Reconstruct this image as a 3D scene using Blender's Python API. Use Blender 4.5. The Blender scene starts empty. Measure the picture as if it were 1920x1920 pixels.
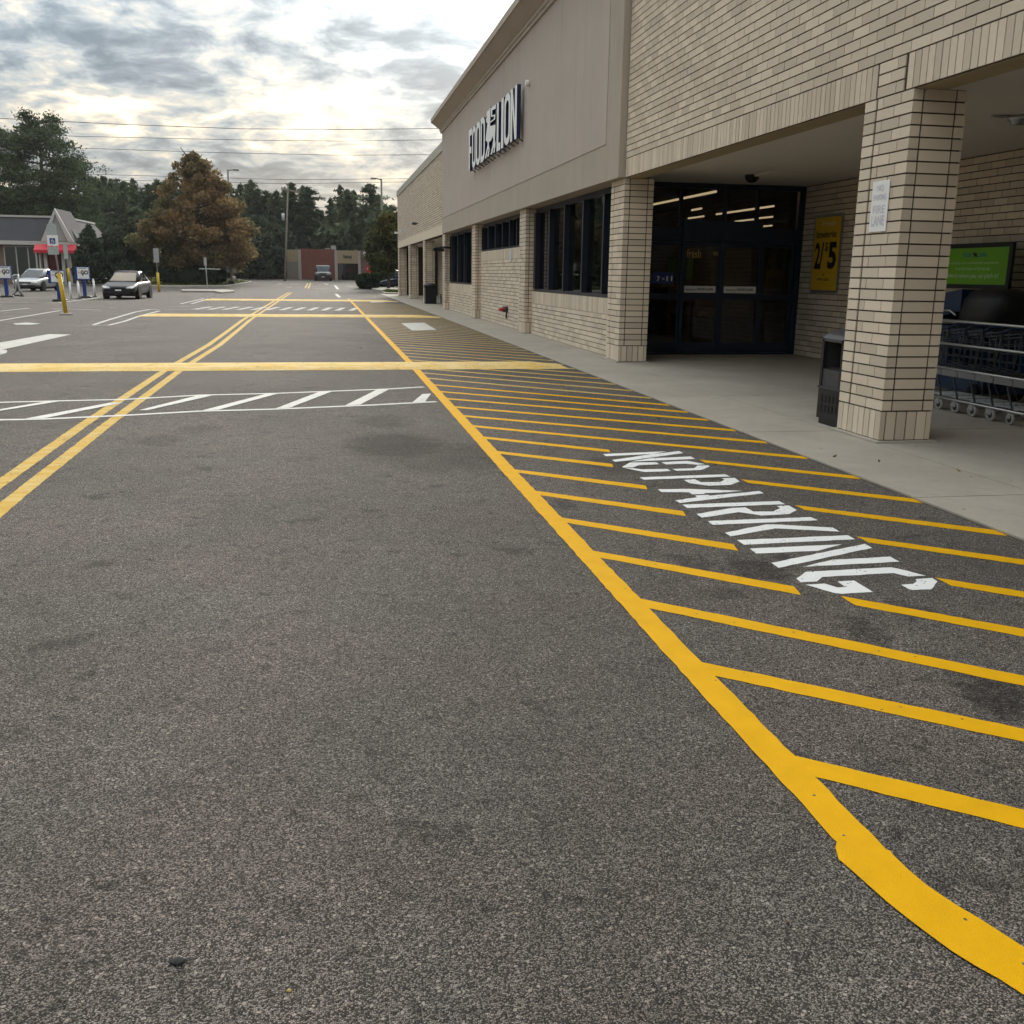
import bpy, bmesh, math, random
import numpy as np
from mathutils import Vector, Matrix
sc = bpy.context.scene
COL = sc.collection
RAD = math.radians
# ------------------------------------------------------------------ camera
HC = 1.53
F, YAW, PIT, ROL = 1865.9, 0.18605, 0.23396, 0.01487       # in pixels of the 1920 px photograph
fw = np.array([math.sin(YAW)*math.cos(PIT), math.cos(YAW)*math.cos(PIT), -math.sin(PIT)])
r0 = np.array([math.cos(YAW), -math.sin(YAW), 0.0]); u0 = np.cross(r0, fw)
rr = math.cos(ROL)*r0 + math.sin(ROL)*u0
uu = -math.sin(ROL)*r0 + math.cos(ROL)*u0
cd = bpy.data.cameras.new('camera'); cam = bpy.data.objects.new('camera', cd); COL.objects.link(cam)
cd.sensor_width = 36; cd.lens = F/1920*36; cd.clip_start = 0.05; cd.clip_end = 3000
cam.matrix_world = Matrix(((rr[0], uu[0], -fw[0], 0), (rr[1], uu[1], -fw[1], 0), (rr[2], uu[2], -fw[2], HC), (0, 0, 0, 1)))
sc.camera = cam
# ------------------------------------------------------------------ light
SUN_EL, SUN_AZ = RAD(19), RAD(11)          # azimuth clockwise from +Y
SUN_DIR = Vector((math.sin(SUN_AZ)*math.cos(SUN_EL), math.cos(SUN_AZ)*math.cos(SUN_EL), math.sin(SUN_EL)))
sd = bpy.data.lights.new('sun', 'SUN'); sun = bpy.data.objects.new('sun', sd); COL.objects.link(sun)
sd.energy = 1.5; sd.angle = RAD(14); sd.color = (1, .93, .82)
sun.rotation_euler = SUN_DIR.to_track_quat('Z', 'Y').to_euler()
sun.location = (0, 0, 40)
sc.view_settings.view_transform = 'Standard'; sc.view_settings.look = 'None'
sc.view_settings.gamma = 1; sc.view_settings.use_curve_mapping = False
sc.view_settings.exposure = 0.88
sc.cycles.use_denoising = True
sc.cycles.max_bounces = 6; sc.cycles.transparent_max_bounces = 12
sc.cycles.use_adaptive_sampling = True; sc.cycles.adaptive_threshold = .02; sc.cycles.adaptive_min_samples = 16
sc.cycles.diffuse_bounces = 3; sc.cycles.glossy_bounces = 3; sc.cycles.volume_bounces = 0
sc.cycles.caustics_reflective = False; sc.cycles.caustics_refractive = False


class NT:
    """small helper to write node trees"""
    dim = '3D'
    def __init__(s, tree): s.t = tree; tree.nodes.clear()
    def n(s, kind, out=0, **kw):
        nd = s.t.nodes.new('ShaderNode'+kind)
        for k, v in kw.items():
            if k.startswith('i_'):
                key = k[2:]; key = int(key) if key.isdigit() else key.replace('_', ' ')
                s.put(nd.inputs[key], v)
            else: setattr(nd, k, v)
        return nd.outputs[out]
    def put(s, inp, v):
        if isinstance(v, bpy.types.NodeSocket): s.t.links.new(v, inp)
        elif isinstance(v, (tuple, list)) and inp.type == 'RGBA' and len(v) == 3: inp.default_value = (*v, 1)
        else: inp.default_value = v
    def m(s, op, a, b=None, c=None, clamp=False):
        nd = s.t.nodes.new('ShaderNodeMath'); nd.operation = op; nd.use_clamp = clamp
        for i, v in enumerate((a, b, c)):
            if v is not None: s.put(nd.inputs[i], v)
        return nd.outputs[0]
    def vm(s, op, a, b=None, out=0):
        nd = s.t.nodes.new('ShaderNodeVectorMath'); nd.operation = op
        s.put(nd.inputs[0], a)
        if b is not None:
            if op == 'SCALE': s.put(nd.inputs['Scale'], b)
            else: s.put(nd.inputs[1], b)
        return nd.outputs[out]
    def ramp(s, fac, stops, interp='LINEAR'):
        nd = s.t.nodes.new('ShaderNodeValToRGB'); cr = nd.color_ramp; cr.interpolation = interp
        while len(cr.elements) < len(stops): cr.elements.new(.5)
        for e, (p, c) in zip(cr.elements, stops):
            e.position = p; e.color = (*c, 1) if isinstance(c, (tuple, list)) else (c, c, c, 1)
        s.put(nd.inputs[0], fac); return nd.outputs[0]
    def mix(s, fac, a, b, mode='MIX'):
        nd = s.t.nodes.new('ShaderNodeMix'); nd.data_type = 'RGBA'; nd.blend_type = mode
        s.put(nd.inputs[0], fac); s.put(nd.inputs[6], a); s.put(nd.inputs[7], b); return nd.outputs[2]
    def noise(s, vec, scale, detail=2., rough=.5, dist=0., out=0):
        return s.n('TexNoise', out, noise_dimensions=s.dim, i_Vector=vec, i_Scale=scale, i_Detail=detail, i_Roughness=rough, i_Distortion=dist)
    def smooth(s, v, lo, hi):
        nd = s.t.nodes.new('ShaderNodeMapRange'); nd.interpolation_type = 'SMOOTHSTEP'
        s.put(nd.inputs[0], v); nd.inputs[1].default_value = lo; nd.inputs[2].default_value = hi
        return nd.outputs[0]


# world: broken morning overcast over a Nishita sky
wd = bpy.data.worlds.new('World'); sc.world = wd; wd.use_nodes = True
w = NT(wd.node_tree); w.dim = '2D'
sky = w.n('TexSky', sky_type='NISHITA', sun_disc=False, sun_elevation=SUN_EL, sun_rotation=SUN_AZ, air_density=1.2, dust_density=2.0)
d = w.n('TexCoord', 0)
sx = w.t.nodes.new('ShaderNodeSeparateXYZ'); w.put(sx.inputs[0], d)
dz = w.m('MAXIMUM', sx.outputs[2], 0.0)
zz = w.m('ADD', dz, 0.20)
cx = w.t.nodes.new('ShaderNodeCombineXYZ')
w.put(cx.inputs[0], w.m('DIVIDE', sx.outputs[0], zz)); w.put(cx.inputs[1], w.m('DIVIDE', sx.outputs[1], zz))
p = cx.outputs[0]
warp = w.vm('SUBTRACT', w.noise(p, 2.6, 2, .6, out=1), (.5, .5, .5))
p2 = w.vm('ADD', p, w.vm('SCALE', warp, .16))
n1 = w.noise(w.vm('ADD', p2, (11.2, 10.4, 0)), 2.3, 4, .55)                   # cloud fields
n2 = w.noise(w.vm('ADD', w.vm('MULTIPLY', p2, (1.0, 1.0, 1)), (7.3, 2.1, 0)), 7.5, 5, .62)   # puffs and ragged edges
n3 = w.noise(w.vm('ADD', p2, (6.1, 12.2, 3)), .9, 2, .5)                    # broad dark banks
dens = w.m('ADD', w.m('MULTIPLY', n1, .38), w.m('ADD', w.m('MULTIPLY', n2, .37), w.m('MULTIPLY', n3, .25)))
dens = w.m('ADD', .5, w.m('MULTIPLY', w.m('SUBTRACT', dens, .53), 2.3))
cl = w.ramp(dens, [(.22, (.125, .165, .205)), (.35, (.205, .25, .29)), (.45, (.335, .375, .40)), (.53, (.46, .46, .435)), (.61, (.66, .60, .50)), (.73, (1.02, .91, .73))])
cosang = w.m('MAXIMUM', w.vm('DOT_PRODUCT', d, tuple(SUN_DIR), out=1), 0.0)
glow = w.m('ADD', w.m('MULTIPLY', w.m('POWER', cosang, 110.0), 1.7), w.m('MULTIPLY', w.m('POWER', cosang, 14.0), .25))
gain = w.m('MULTIPLY', w.m('MULTIPLY', w.m('ADD', .37, w.m('MULTIPLY', dz, 2.3)), w.m('ADD', .93, w.m('MULTIPLY', w.vm('DOT_PRODUCT', d, tuple(SUN_DIR), out=1), .25))), w.m('ADD', 1.0, glow))
cl2 = w.vm('SCALE', cl, gain)
hz = w.m('SUBTRACT', 1.0, w.smooth(dz, 0.0, .12))
cl3 = w.mix(w.m('MULTIPLY', hz, .42), cl2, (.50, .49, .455))
bgc = w.n('Background', i_Color=cl3, i_Strength=1.0)
bgs = w.n('Background', i_Color=sky, i_Strength=.05)
mx = w.n('MixShader', i_0=.93, i_1=bgs, i_2=bgc)
wd.cycles.sampling_method = 'NONE'
wo = w.t.nodes.new('ShaderNodeOutputWorld'); w.put(wo.inputs[0], mx)

# ------------------------------------------------------------------ photograph pixel -> place
def ray(x, y): return fw + rr*(x-960)/F - uu*(y-960)/F
def G(x, y, z=0.0):                       # on the horizontal plane z
    d_ = ray(x, y); t = (z-HC)/d_[2]; return Vector((d_[0]*t, d_[1]*t, z))
def PX(x, y, X):                          # on the plane X = const
    d_ = ray(x, y); t = X/d_[0]; return Vector((X, d_[1]*t, HC+d_[2]*t))
def PY(x, y, Y):
    d_ = ray(x, y); t = Y/d_[1]; return Vector((d_[0]*t, Y, HC+d_[2]*t))
def T(Y):                                 # the lot rises a little towards the street
    return 0.0 if Y < 85 else (.6*(Y-85)/45 if Y < 130 else .6)
def GT(x, y):                             # on the rising ground
    a = G(x, y, 0)
    for _ in range(30): a = G(x, y, T(a.y)*.5 + a.z*.5)
    return a

# ------------------------------------------------------------------ mesh helpers
class MB:
    def __init__(s): s.v = []; s.f = []; s.mi = []; s.sm = []
    def add(s, vs, fs, mi=0, sm=False):
        o = len(s.v); s.v += [tuple(v) for v in vs]
        s.f += [tuple(i+o for i in f) for f in fs]; s.mi += [mi]*len(fs); s.sm += [sm]*len(fs); return s
    def box(s, a, b, mi=0):
        x0, y0, z0 = a; x1, y1, z1 = b
        if x0 > x1: x0, x1 = x1, x0
        if y0 > y1: y0, y1 = y1, y0
        if z0 > z1: z0, z1 = z1, z0
        return s.add([(x0,y0,z0),(x1,y0,z0),(x1,y1,z0),(x0,y1,z0),(x0,y0,z1),(x1,y0,z1),(x1,y1,z1),(x0,y1,z1)],
                     [(0,3,2,1),(4,5,6,7),(0,1,5,4),(1,2,6,5),(2,3,7,6),(3,0,4,7)], mi)
    def quad(s, a, b, c, d_, mi=0): return s.add([a, b, c, d_], [(0,1,2,3)], mi)
    def prism(s, poly, d_, mi=0, side=None):     # polygon (list of 3d points) swept by vector d_
        n = len(poly); d_ = Vector(d_); P = [Vector(q) for q in poly]
        s.add(P+[q+d_ for q in P], [], mi)
        o = len(s.v)-2*n; si = mi if side is None else side
        s.f += [tuple(range(o+n-1, o-1, -1)), tuple(range(o+n, o+2*n))]; s.mi += [mi, mi]; s.sm += [False]*2
        for i in range(n):
            j = (i+1) % n; s.f.append((o+i, o+j, o+n+j, o+n+i)); s.mi.append(si); s.sm.append(False)
        return s
    def tube(s, pts, rad, n=8, mi=0, cap=True):
        P = [Vector(q) for q in pts]; rs = rad if isinstance(rad, (list, tuple)) else [rad]*len(P)
        o = len(s.v); prev = None
        for i, q in enumerate(P):
            t = (P[min(i+1, len(P)-1)]-P[max(i-1, 0)]).normalized()
            if prev is None: up = Vector((0,0,1)) if abs(t.z) < .9 else Vector((1,0,0)); a = t.cross(up).normalized()
            else: a = (prev-t*prev.dot(t)).normalized()
            prev = a; b = t.cross(a)
            for k in range(n):
                an = 2*math.pi*k/n; s.v.append(tuple(q+(a*math.cos(an)+b*math.sin(an))*rs[i]))
        for i in range(len(P)-1):
            for k in range(n):
                k2 = (k+1) % n; s.f.append((o+i*n+k, o+i*n+k2, o+(i+1)*n+k2, o+(i+1)*n+k)); s.mi.append(mi); s.sm.append(True)
        if cap:
            s.f += [tuple(o+k for k in range(n-1, -1, -1)), tuple(o+(len(P)-1)*n+k for k in range(n))]; s.mi += [mi]*2; s.sm += [False]*2
        return s
    def loft(s, rings, mi=0, closed=True, cap=True, sm=True):
        n = len(rings[0]); o = len(s.v)
        for r_ in rings: s.v += [tuple(q) for q in r_]
        for i in range(len(rings)-1):
            for k in range(n if closed else n-1):
                k2 = (k+1) % n; s.f.append((o+i*n+k, o+i*n+k2, o+(i+1)*n+k2, o+(i+1)*n+k)); s.mi.append(mi); s.sm.append(sm)
        if cap and closed:
            s.f += [tuple(o+k for k in range(n-1, -1, -1)), tuple(o+(len(rings)-1)*n+k for k in range(n))]; s.mi += [mi]*2; s.sm += [False]*2
        return s
    def lathe(s, prof, n=16, c=(0,0,0), mi=0, axis='z'):
        rings = []
        for r_, h in prof:
            ring = []
            for k in range(n):
                a = 2*math.pi*k/n
                q = (r_*math.cos(a), r_*math.sin(a), h) if axis == 'z' else ((h, r_*math.cos(a), r_*math.sin(a)) if axis == 'x' else (r_*math.cos(a), h, r_*math.sin(a)))
                ring.append((q[0]+c[0], q[1]+c[1], q[2]+c[2]))
            rings.append(ring)
        return s.loft(rings, mi)
    def mesh(s, name, mats, off=(0,0,0)):
        me = bpy.data.meshes.new(name)
        me.from_pydata([(v[0]-off[0], v[1]-off[1], v[2]-off[2]) for v in s.v], [], s.f)
        for m_ in (mats if isinstance(mats, (list, tuple)) else [mats]): me.materials.append(m_)
        me.polygons.foreach_set('material_index', s.mi); me.polygons.foreach_set('use_smooth', s.sm); me.update(); return me

def wloc(o):
    v = Vector((0,0,0))
    while o: v += o.location; o = o.parent
    return v
def tag(o, label=None, cat=None, group=None, kind=None):
    if label: o['label'] = label
    if cat: o['category'] = cat
    if group: o['group'] = group
    if kind: o['kind'] = kind
    return o
def thing(name, loc, label, cat, group=None, rz=0.0):
    o = bpy.data.objects.new(name, None); COL.objects.link(o); o.empty_display_size = .2
    o.location = loc; o.rotation_euler = (0, 0, rz); return tag(o, label, cat, group)
def obj(name, mb, mats, parent=None, world=True, loc=None, kind=None):
    """one mesh object; world=True: the builder holds world coordinates (parents are unrotated)"""
    if parent is not None:
        off = wloc(parent) if world else Vector((0,0,0))
    else:
        a = np.array(mb.v); off = Vector(((a[:,0].min()+a[:,0].max())/2, (a[:,1].min()+a[:,1].max())/2, a[:,2].min()))
    me = mb.mesh(name, mats, off)
    o = bpy.data.objects.new(name, me); COL.objects.link(o)
    if parent is not None: o.parent = parent
    else: o.location = off
    if loc is not None: o.location = loc
    if kind: o['kind'] = kind
    return o
def copy_tree(o, parent=None):
    c = o.copy(); COL.objects.link(c); c.parent = parent
    for ch in list(o.children):
        copy_tree(ch, c)
    return c
def flip_fix(o):
    bm = bmesh.new(); bm.from_mesh(o.data); bmesh.ops.recalc_face_normals(bm, faces=bm.faces); bm.to_mesh(o.data); bm.free()

# ------------------------------------------------------------------ materials
MATS = {}
def mat(name, base=(.5,.5,.5), rough=.7, metal=0., var=.12, vscale=6., bump=0., bscale=40., spec=.35, coat=0., coord='pos'):
    if name in MATS: return MATS[name]
    m_ = bpy.data.materials.new(name); m_.use_nodes = True; t = NT(m_.node_tree); MATS[name] = m_
    pos = t.n('NewGeometry', 0) if coord == 'pos' else t.n('TexCoord', 3)
    nz = t.noise(pos, vscale, 5, .6)
    f_ = t.m('ADD', 1.0-var, t.m('MULTIPLY', nz, 2*var))
    colr = t.vm('SCALE', t.n('RGB') if False else base, f_)
    b = t.t.nodes.new('ShaderNodeBsdfPrincipled')
    t.put(b.inputs['Base Color'], colr); b.inputs['Roughness'].default_value = rough; b.inputs['Metallic'].default_value = metal
    b.inputs['Specular IOR Level'].default_value = spec
    b.inputs['Coat Weight'].default_value = coat
    if bump:
        bn = t.n('Bump', i_Strength=1.0, i_Distance=bump, i_Height=t.noise(pos, bscale, 4, .6)); t.put(b.inputs['Normal'], bn)
    o_ = t.t.nodes.new('ShaderNodeOutputMaterial'); t.put(o_.inputs[0], b.outputs[0]); return m_
def matx(name):
    m_ = bpy.data.materials.new(name); m_.use_nodes = True; MATS[name] = m_; return m_, NT(m_.node_tree)
def fin(t, colr, rough=.8, normal=None, metal=0., spec=.35, emis=None, es=0., alpha=None, transl=None):
    b = t.t.nodes.new('ShaderNodeBsdfPrincipled'); t.put(b.inputs['Base Color'], colr); t.put(b.inputs['Roughness'], rough)
    b.inputs['Metallic'].default_value = metal; b.inputs['Specular IOR Level'].default_value = spec
    if normal is not None: t.put(b.inputs['Normal'], normal)
    if emis is not None: t.put(b.inputs['Emission Color'], emis); b.inputs['Emission Strength'].default_value = es
    s_ = b.outputs[0]
    if transl is not None:
        s_ = t.n('MixShader', i_0=transl[0], i_1=s_, i_2=t.n('BsdfTranslucent', i_Color=transl[1]))
    if alpha is not None:
        s_ = t.n('MixShader', i_0=alpha, i_1=t.n('BsdfTransparent'), i_2=s_)
    o_ = t.t.nodes.new('ShaderNodeOutputMaterial'); t.put(o_.inputs[0], s_)

# asphalt: exposed aggregate in dark binder
def asphalt_nodes(t, pos):
    vo = t.t.nodes.new('ShaderNodeTexVoronoi'); t.put(vo.inputs['Vector'], pos); vo.voronoi_dimensions = '2D'; vo.inputs['Scale'].default_value = 230; vo.inputs['Randomness'].default_value = 1
    vo2 = t.t.nodes.new('ShaderNodeTexVoronoi'); t.put(vo2.inputs['Vector'], pos); vo2.voronoi_dimensions = '2D'; vo2.inputs['Scale'].default_value = 95
    rnd = t.t.nodes.new('ShaderNodeSeparateColor'); t.put(rnd.inputs[0], vo.outputs['Color'])
    rnd2 = t.t.nodes.new('ShaderNodeSeparateColor'); t.put(rnd2.inputs[0], vo2.outputs['Color'])
    stone = t.ramp(rnd.outputs[0], [(0, (.030,.027,.025)), (.34, (.055,.050,.046)), (.50, (.125,.114,.104)), (.80, (.215,.198,.183)), (1, (.33,.308,.288))])
    edge = t.ramp(vo.outputs['Distance'], [(.28, 1.0), (.62, .35)])
    c_ = t.vm('MULTIPLY', stone, edge)
    big = t.m('GREATER_THAN', rnd2.outputs[1], .965)
    bigd = t.m('LESS_THAN', vo2.outputs['Distance'], .42)
    c_ = t.mix(t.m('MULTIPLY', t.m('MULTIPLY', big, bigd), .8), c_, (.33,.305,.275))
    big2 = t.m('MULTIPLY', t.m('LESS_THAN', rnd2.outputs[2], .035), t.m('LESS_THAN', vo2.outputs['Distance'], .5))
    c_ = t.mix(t.m('MULTIPLY', big2, .75), c_, (.03,.03,.03))
    h_ = t.m('MULTIPLY', t.m('SUBTRACT', .6, vo.outputs['Distance']), t.m('ADD', .4, rnd.outputs[0]))
    return c_, h_
STAINS = [(740,835,.55,.75),(800,865,.4,.4),(720,790,.40,.5),(880,856,.5,.45),(1150,872,.3,.5),(1890,1310,.20,.85),(1056,946,.12,.6),(1295,1055,.13,.55),(1418,1066,.17,.75),(1620,1185,.12,.6),(1700,1145,.10,.5),(1180,868,.22,.5),(300,826,.25,.4),(370,805,.25,.35)]
def make_asphalt(name, stains=True):
    m_, t = matx(name); t.dim = '2D'; pos = t.n('NewGeometry', 0)
    c_, h_ = asphalt_nodes(t, pos)
    mott = t.noise(pos, .55, 6, .62)
    mott2 = t.noise(pos, 5.5, 5, .65)
    c_ = t.vm('SCALE', c_, t.m('ADD', .62, t.m('MULTIPLY', mott, .76)))
    c_ = t.vm('SCALE', c_, t.m('ADD', .74, t.m('MULTIPLY', mott2, .52)))
    hue = t.noise(t.vm('ADD', pos, (3, 5, 0)), 1.3, 3)
    c_ = t.mix(t.smooth(hue, .35, .7), t.vm('MULTIPLY', c_, (1.05, .985, .945)), t.vm('MULTIPLY', c_, (1.01, .99, .975)))
    # older, paler bands of the parking lot, and dark spots with their own irregular outline
    spots = t.m('MAXIMUM', t.smooth(t.noise(pos, 2.3, 4, .7), .62, .74), t.smooth(t.noise(t.vm('ADD', pos, (9, 2, 0)), 8.5, 3, .6), .66, .72))
    c_ = t.vm('SCALE', c_, t.m('SUBTRACT', 1.0, t.m('MULTIPLY', spots, .42)))
    if stains:
        jit = t.vm('SUBTRACT', t.noise(pos, 9, 5, .7, out=1), (.5,.5,.5)); pj_ = t.vm('ADD', pos, t.vm('SCALE', jit, .42))
        tot = None
        for (x, y, r_, s_) in STAINS:
            g_ = G(x, y); q = t.vm('MULTIPLY', t.vm('SUBTRACT', pj_, tuple(g_)), (1, .62, 0))
            k = t.m('MULTIPLY', t.m('SUBTRACT', 1.0, t.smooth(t.vm('LENGTH', q, out=1), r_*.5, r_*1.05)), s_)
            tot = k if tot is None else t.m('MAXIMUM', tot, k)
        brk = t.smooth(t.noise(pos, 26, 4, .7), .3, .6)
        c_ = t.vm('SCALE', c_, t.m('SUBTRACT', 1.0, t.m('MULTIPLY', tot, t.m('ADD', .42, t.m('MULTIPLY', brk, .42)))))
    bn = t.n('Bump', i_Strength=.8, i_Distance=.004, i_Height=h_)
    fin(t, t.vm('SCALE', c_, 1.08), .86, bn, spec=.25)
    return m_
M_ASPH = make_asphalt('asphalt')
def make_paint(name, colr, wear=.02, dirt=.15, pale=None, big=0.):
    m_, t = matx(name); t.dim = '2D'; pos = t.n('NewGeometry', 0)
    a_, h_ = asphalt_nodes(t, pos)
    vo = t.t.nodes.new('ShaderNodeTexVoronoi'); t.put(vo.inputs['Vector'], pos); vo.voronoi_dimensions = '2D'; vo.inputs['Scale'].default_value = 85
    r_ = t.t.nodes.new('ShaderNodeSeparateColor'); t.put(r_.inputs[0], vo.outputs['Color'])
    cl_ = t.noise(pos, 3.1, 5, .7)
    hole = t.m('MULTIPLY', t.m('LESS_THAN', r_.outputs[0], t.m('MULTIPLY', t.smooth(cl_, .42, .75), wear*6)), t.m('LESS_THAN', vo.outputs['Distance'], .45))
    nz = t.noise(pos, 7, 6, .65)
    c_ = t.vm('SCALE', colr, t.m('ADD', 1-dirt, t.m('MULTIPLY', nz, dirt*2)))
    if pale: c_ = t.mix(t.smooth(t.noise(t.vm('MULTIPLY', pos, (1.0, 5, 1)), 1.6, 6, .7), .35, .68), c_, pale)
    if big: hole = t.m('MAXIMUM', hole, t.m('MULTIPLY', t.smooth(t.noise(t.vm('MULTIPLY', pos, (2.5, 10, 1)), 2.0, 7, .75), .60, .70), big))
    c_ = t.mix(hole, c_, t.vm('SCALE', a_, 1.1))
    bn = t.n('Bump', i_Strength=.55, i_Distance=.0025, i_Height=h_)
    fin(t, c_, .75, bn, spec=.12); return m_
M_YEL = make_paint('yellow_road_paint', (.67,.36,.002), .0012, .13)
M_YEL2 = make_paint('faded_yellow_road_paint', (.52,.325,.055), .05, .20, pale=(.55,.41,.16))
M_YEL3 = make_paint('worn_yellow_bump_paint', (.68,.46,.13), .05, .20, pale=(.74,.58,.30), big=.25)
M_WHT = make_paint('white_road_paint', (.74,.75,.75), .015, .08)
M_WHT2 = make_paint('worn_white_road_paint', (.50,.49,.46), .05, .15)
M_WHT3 = make_paint('crossing_white_road_paint', (.62,.61,.58), .03, .12)
# concrete
def make_conc(name, base=(.30,.275,.24)):
    m_, t = matx(name); pos = t.n('NewGeometry', 0)
    a_ = t.noise(pos, .9, 6, .65); b_ = t.noise(pos, 7, 6, .7); c0 = t.noise(pos, 130, 3, .6)
    f_ = t.m('MULTIPLY', t.m('ADD', .72, t.m('MULTIPLY', a_, .56)), t.m('MULTIPLY', t.m('ADD', .86, t.m('MULTIPLY', b_, .28)), t.m('ADD', .88, t.m('MULTIPLY', c0, .24))))
    c_ = t.vm('SCALE', base, f_)
    st = t.smooth(t.noise(pos, 3.3, 5, .75), .60, .78)
    c_ = t.mix(t.m('MULTIPLY', st, .5), c_, t.vm('SCALE', base, .55))
    vo = t.t.nodes.new('ShaderNodeTexVoronoi'); t.put(vo.inputs['Vector'], pos); vo.inputs['Scale'].default_value = 5
    r_ = t.t.nodes.new('ShaderNodeSeparateColor'); t.put(r_.inputs[0], vo.outputs['Color'])
    sp = t.m('MULTIPLY', t.m('LESS_THAN', r_.outputs[0], .35), t.m('LESS_THAN', vo.outputs['Distance'], .06))
    c_ = t.mix(t.m('MULTIPLY', sp, .7), c_, (.04,.038,.035))
    bn = t.n('Bump', i_Strength=.5, i_Distance=.003, i_Height=t.m('ADD', b_, t.m('MULTIPLY', c0, .5)))
    fin(t, c_, .85, bn, spec=.25); return m_
M_CONC = make_conc('broomed_concrete', (.365,.33,.28)); M_KERB = make_conc('kerb_concrete', (.34,.31,.27)); M_PAD = make_conc('pale_mortar_pad', (.42,.39,.33))
# brick
def make_brick(name, base):
    m_, t = matx(name); pos = t.n('NewGeometry', 0)
    isl = t.n('NewGeometry', 8); ob = t.n('ObjectInfo', 5)
    r_ = t.m('FRACT', t.m('ADD', isl, ob))
    c_ = t.vm('SCALE', base, t.m('ADD', .84, t.m('MULTIPLY', r_, .28)))
    c_ = t.mix(t.m('MULTIPLY', t.smooth(t.noise(pos, 1.1, 5, .6), .45, .7), .35), c_, t.vm('MULTIPLY', c_, (.88,.85,.80)))
    dirt = t.smooth(t.noise(pos, 14, 6, .75), .55, .80)
    c_ = t.mix(t.m('MULTIPLY', dirt, .45), c_, t.vm('SCALE', base, .58))
    fi = t.noise(pos, 160, 3, .6)
    c_ = t.vm('SCALE', c_, t.m('ADD', .92, t.m('MULTIPLY', fi, .16)))
    bn = t.n('Bump', i_Strength=.5, i_Distance=.002, i_Height=t.m('ADD', fi, t.noise(pos, 30, 4, .6)))
    fin(t, c_, .82, bn, spec=.25); return m_
M_BRICK = make_brick('cream_brick', (.665,.572,.455))
M_MORT = mat('dark_mortar', (.070,.052,.038), .95, var=.3, vscale=14, bump=.003, bscale=120)
M_CAULK = mat('brown_caulk', (.11,.07,.045), .8, var=.2)
def make_stucco(name, base):
    m_, t = matx(name); pos = t.n('NewGeometry', 0)
    a_ = t.noise(pos, .8, 5, .6); st = t.noise(t.vm('MULTIPLY', pos, (2.4, 2.4, .16)), 1.6, 6, .7); fi = t.noise(pos, 190, 3, .6)
    c_ = t.vm('SCALE', base, t.m('MULTIPLY', t.m('ADD', .88, t.m('MULTIPLY', a_, .24)), t.m('ADD', .93, t.m('MULTIPLY', fi, .14))))
    c_ = t.mix(t.m('MULTIPLY', t.smooth(st, .52, .72), .30), c_, t.vm('MULTIPLY', base, (.70, .69, .67)))
    fin(t, c_, .92, t.n('Bump', i_Strength=.5, i_Distance=.002, i_Height=fi), spec=.2); return m_
M_STUC = make_stucco('beige_stucco', (.48,.42,.37)); M_STUC2 = make_stucco('greyer_stucco_band', (.43,.38,.315)); M_CORN = make_stucco('cornice_stucco', (.47,.41,.34))
M_COPE = mat('coping_metal', (.40,.38,.32), .5, var=.08, metal=.0)
M_CEIL = mat('painted_soffit', (.66,.63,.58), .85, var=.06, vscale=1.2)
M_NAVY = mat('dark_navy_frame', (.011,.016,.030), .35, var=.2)
M_BLACK = mat('black_plastic', (.012,.012,.014), .45, var=.2)
M_DGREY = mat('dark_grey_panel', (.05,.05,.055), .5, var=.25, vscale=20)
M_STEEL = mat('galvanised_steel', (.45,.46,.46), .38, metal=.9, var=.15, vscale=25)
M_CHROME = mat('zinc_wire', (.50,.51,.52), .32, metal=.9, var=.1)
M_WHITE = mat('white_sheet', (.84,.84,.83), .5, var=.05)
M_NBLUE = mat('sign_navy', (.012,.022,.075), .4, var=.15)
M_BLUE = mat('royal_blue_panel', (.02,.045,.22), .45, var=.12)
M_CBLUE = mat('cart_blue_plastic', (.007,.026,.07), .4, var=.15)
M_RED = mat('red_awning', (.50,.03,.05), .6, var=.15)
M_REDP = mat('red_paint', (.5,.02,.02), .45, var=.1)
M_POSTY = mat('yellow_bollard', (.62,.40,.01), .5, var=.15, vscale=3)
M_PYEL = mat('poster_yellow', (.72,.46,.02), .6, var=.05)
M_PGRN = mat('poster_green', (.16,.42,.015), .5, var=.05)
M_INK = mat('black_ink', (.012,.011,.012), .6, var=.1)
M_INKB = mat('teal_ink', (.02,.19,.21), .6, var=.1)
M_INKG = mat('pale_green_ink', (.55,.72,.42), .6, var=.05)
M_INKF = mat('faded_ink', (.60,.60,.66), .6, var=.1)
M_RUB = mat('tyre_rubber', (.012,.012,.012), .85, var=.2)
M_WHEEL = mat('pale_wheel', (.42,.42,.40), .5, var=.1)
M_ALLOY = mat('alloy_rim', (.42,.43,.44), .35, metal=.8, var=.1)
M_WOOD = mat('weathered_pole_wood', (.16,.125,.095), .9, var=.25, vscale=8)
M_BARK = mat('bark', (.075,.058,.045), .95, var=.35, vscale=5, bump=.02, bscale=12)
M_LAMP = mat('lamp_pole_grey', (.20,.19,.17), .5, var=.1)
def make_glass(name, tint, rough=.02):
    m_, t = matx(name)
    fr = t.n('Fresnel', i_IOR=1.5)
    g_ = t.n('BsdfGlossy', i_Color=(.9,.92,.95), i_Roughness=rough)
    tr = t.n('BsdfTransparent', i_Color=(*tint, 1))
    s_ = t.n('MixShader', i_0=t.m('ADD', t.m('MULTIPLY', fr, .8), .02), i_1=tr, i_2=g_)
    o_ = t.t.nodes.new('ShaderNodeOutputMaterial'); t.put(o_.inputs[0], s_); return m_
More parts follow.
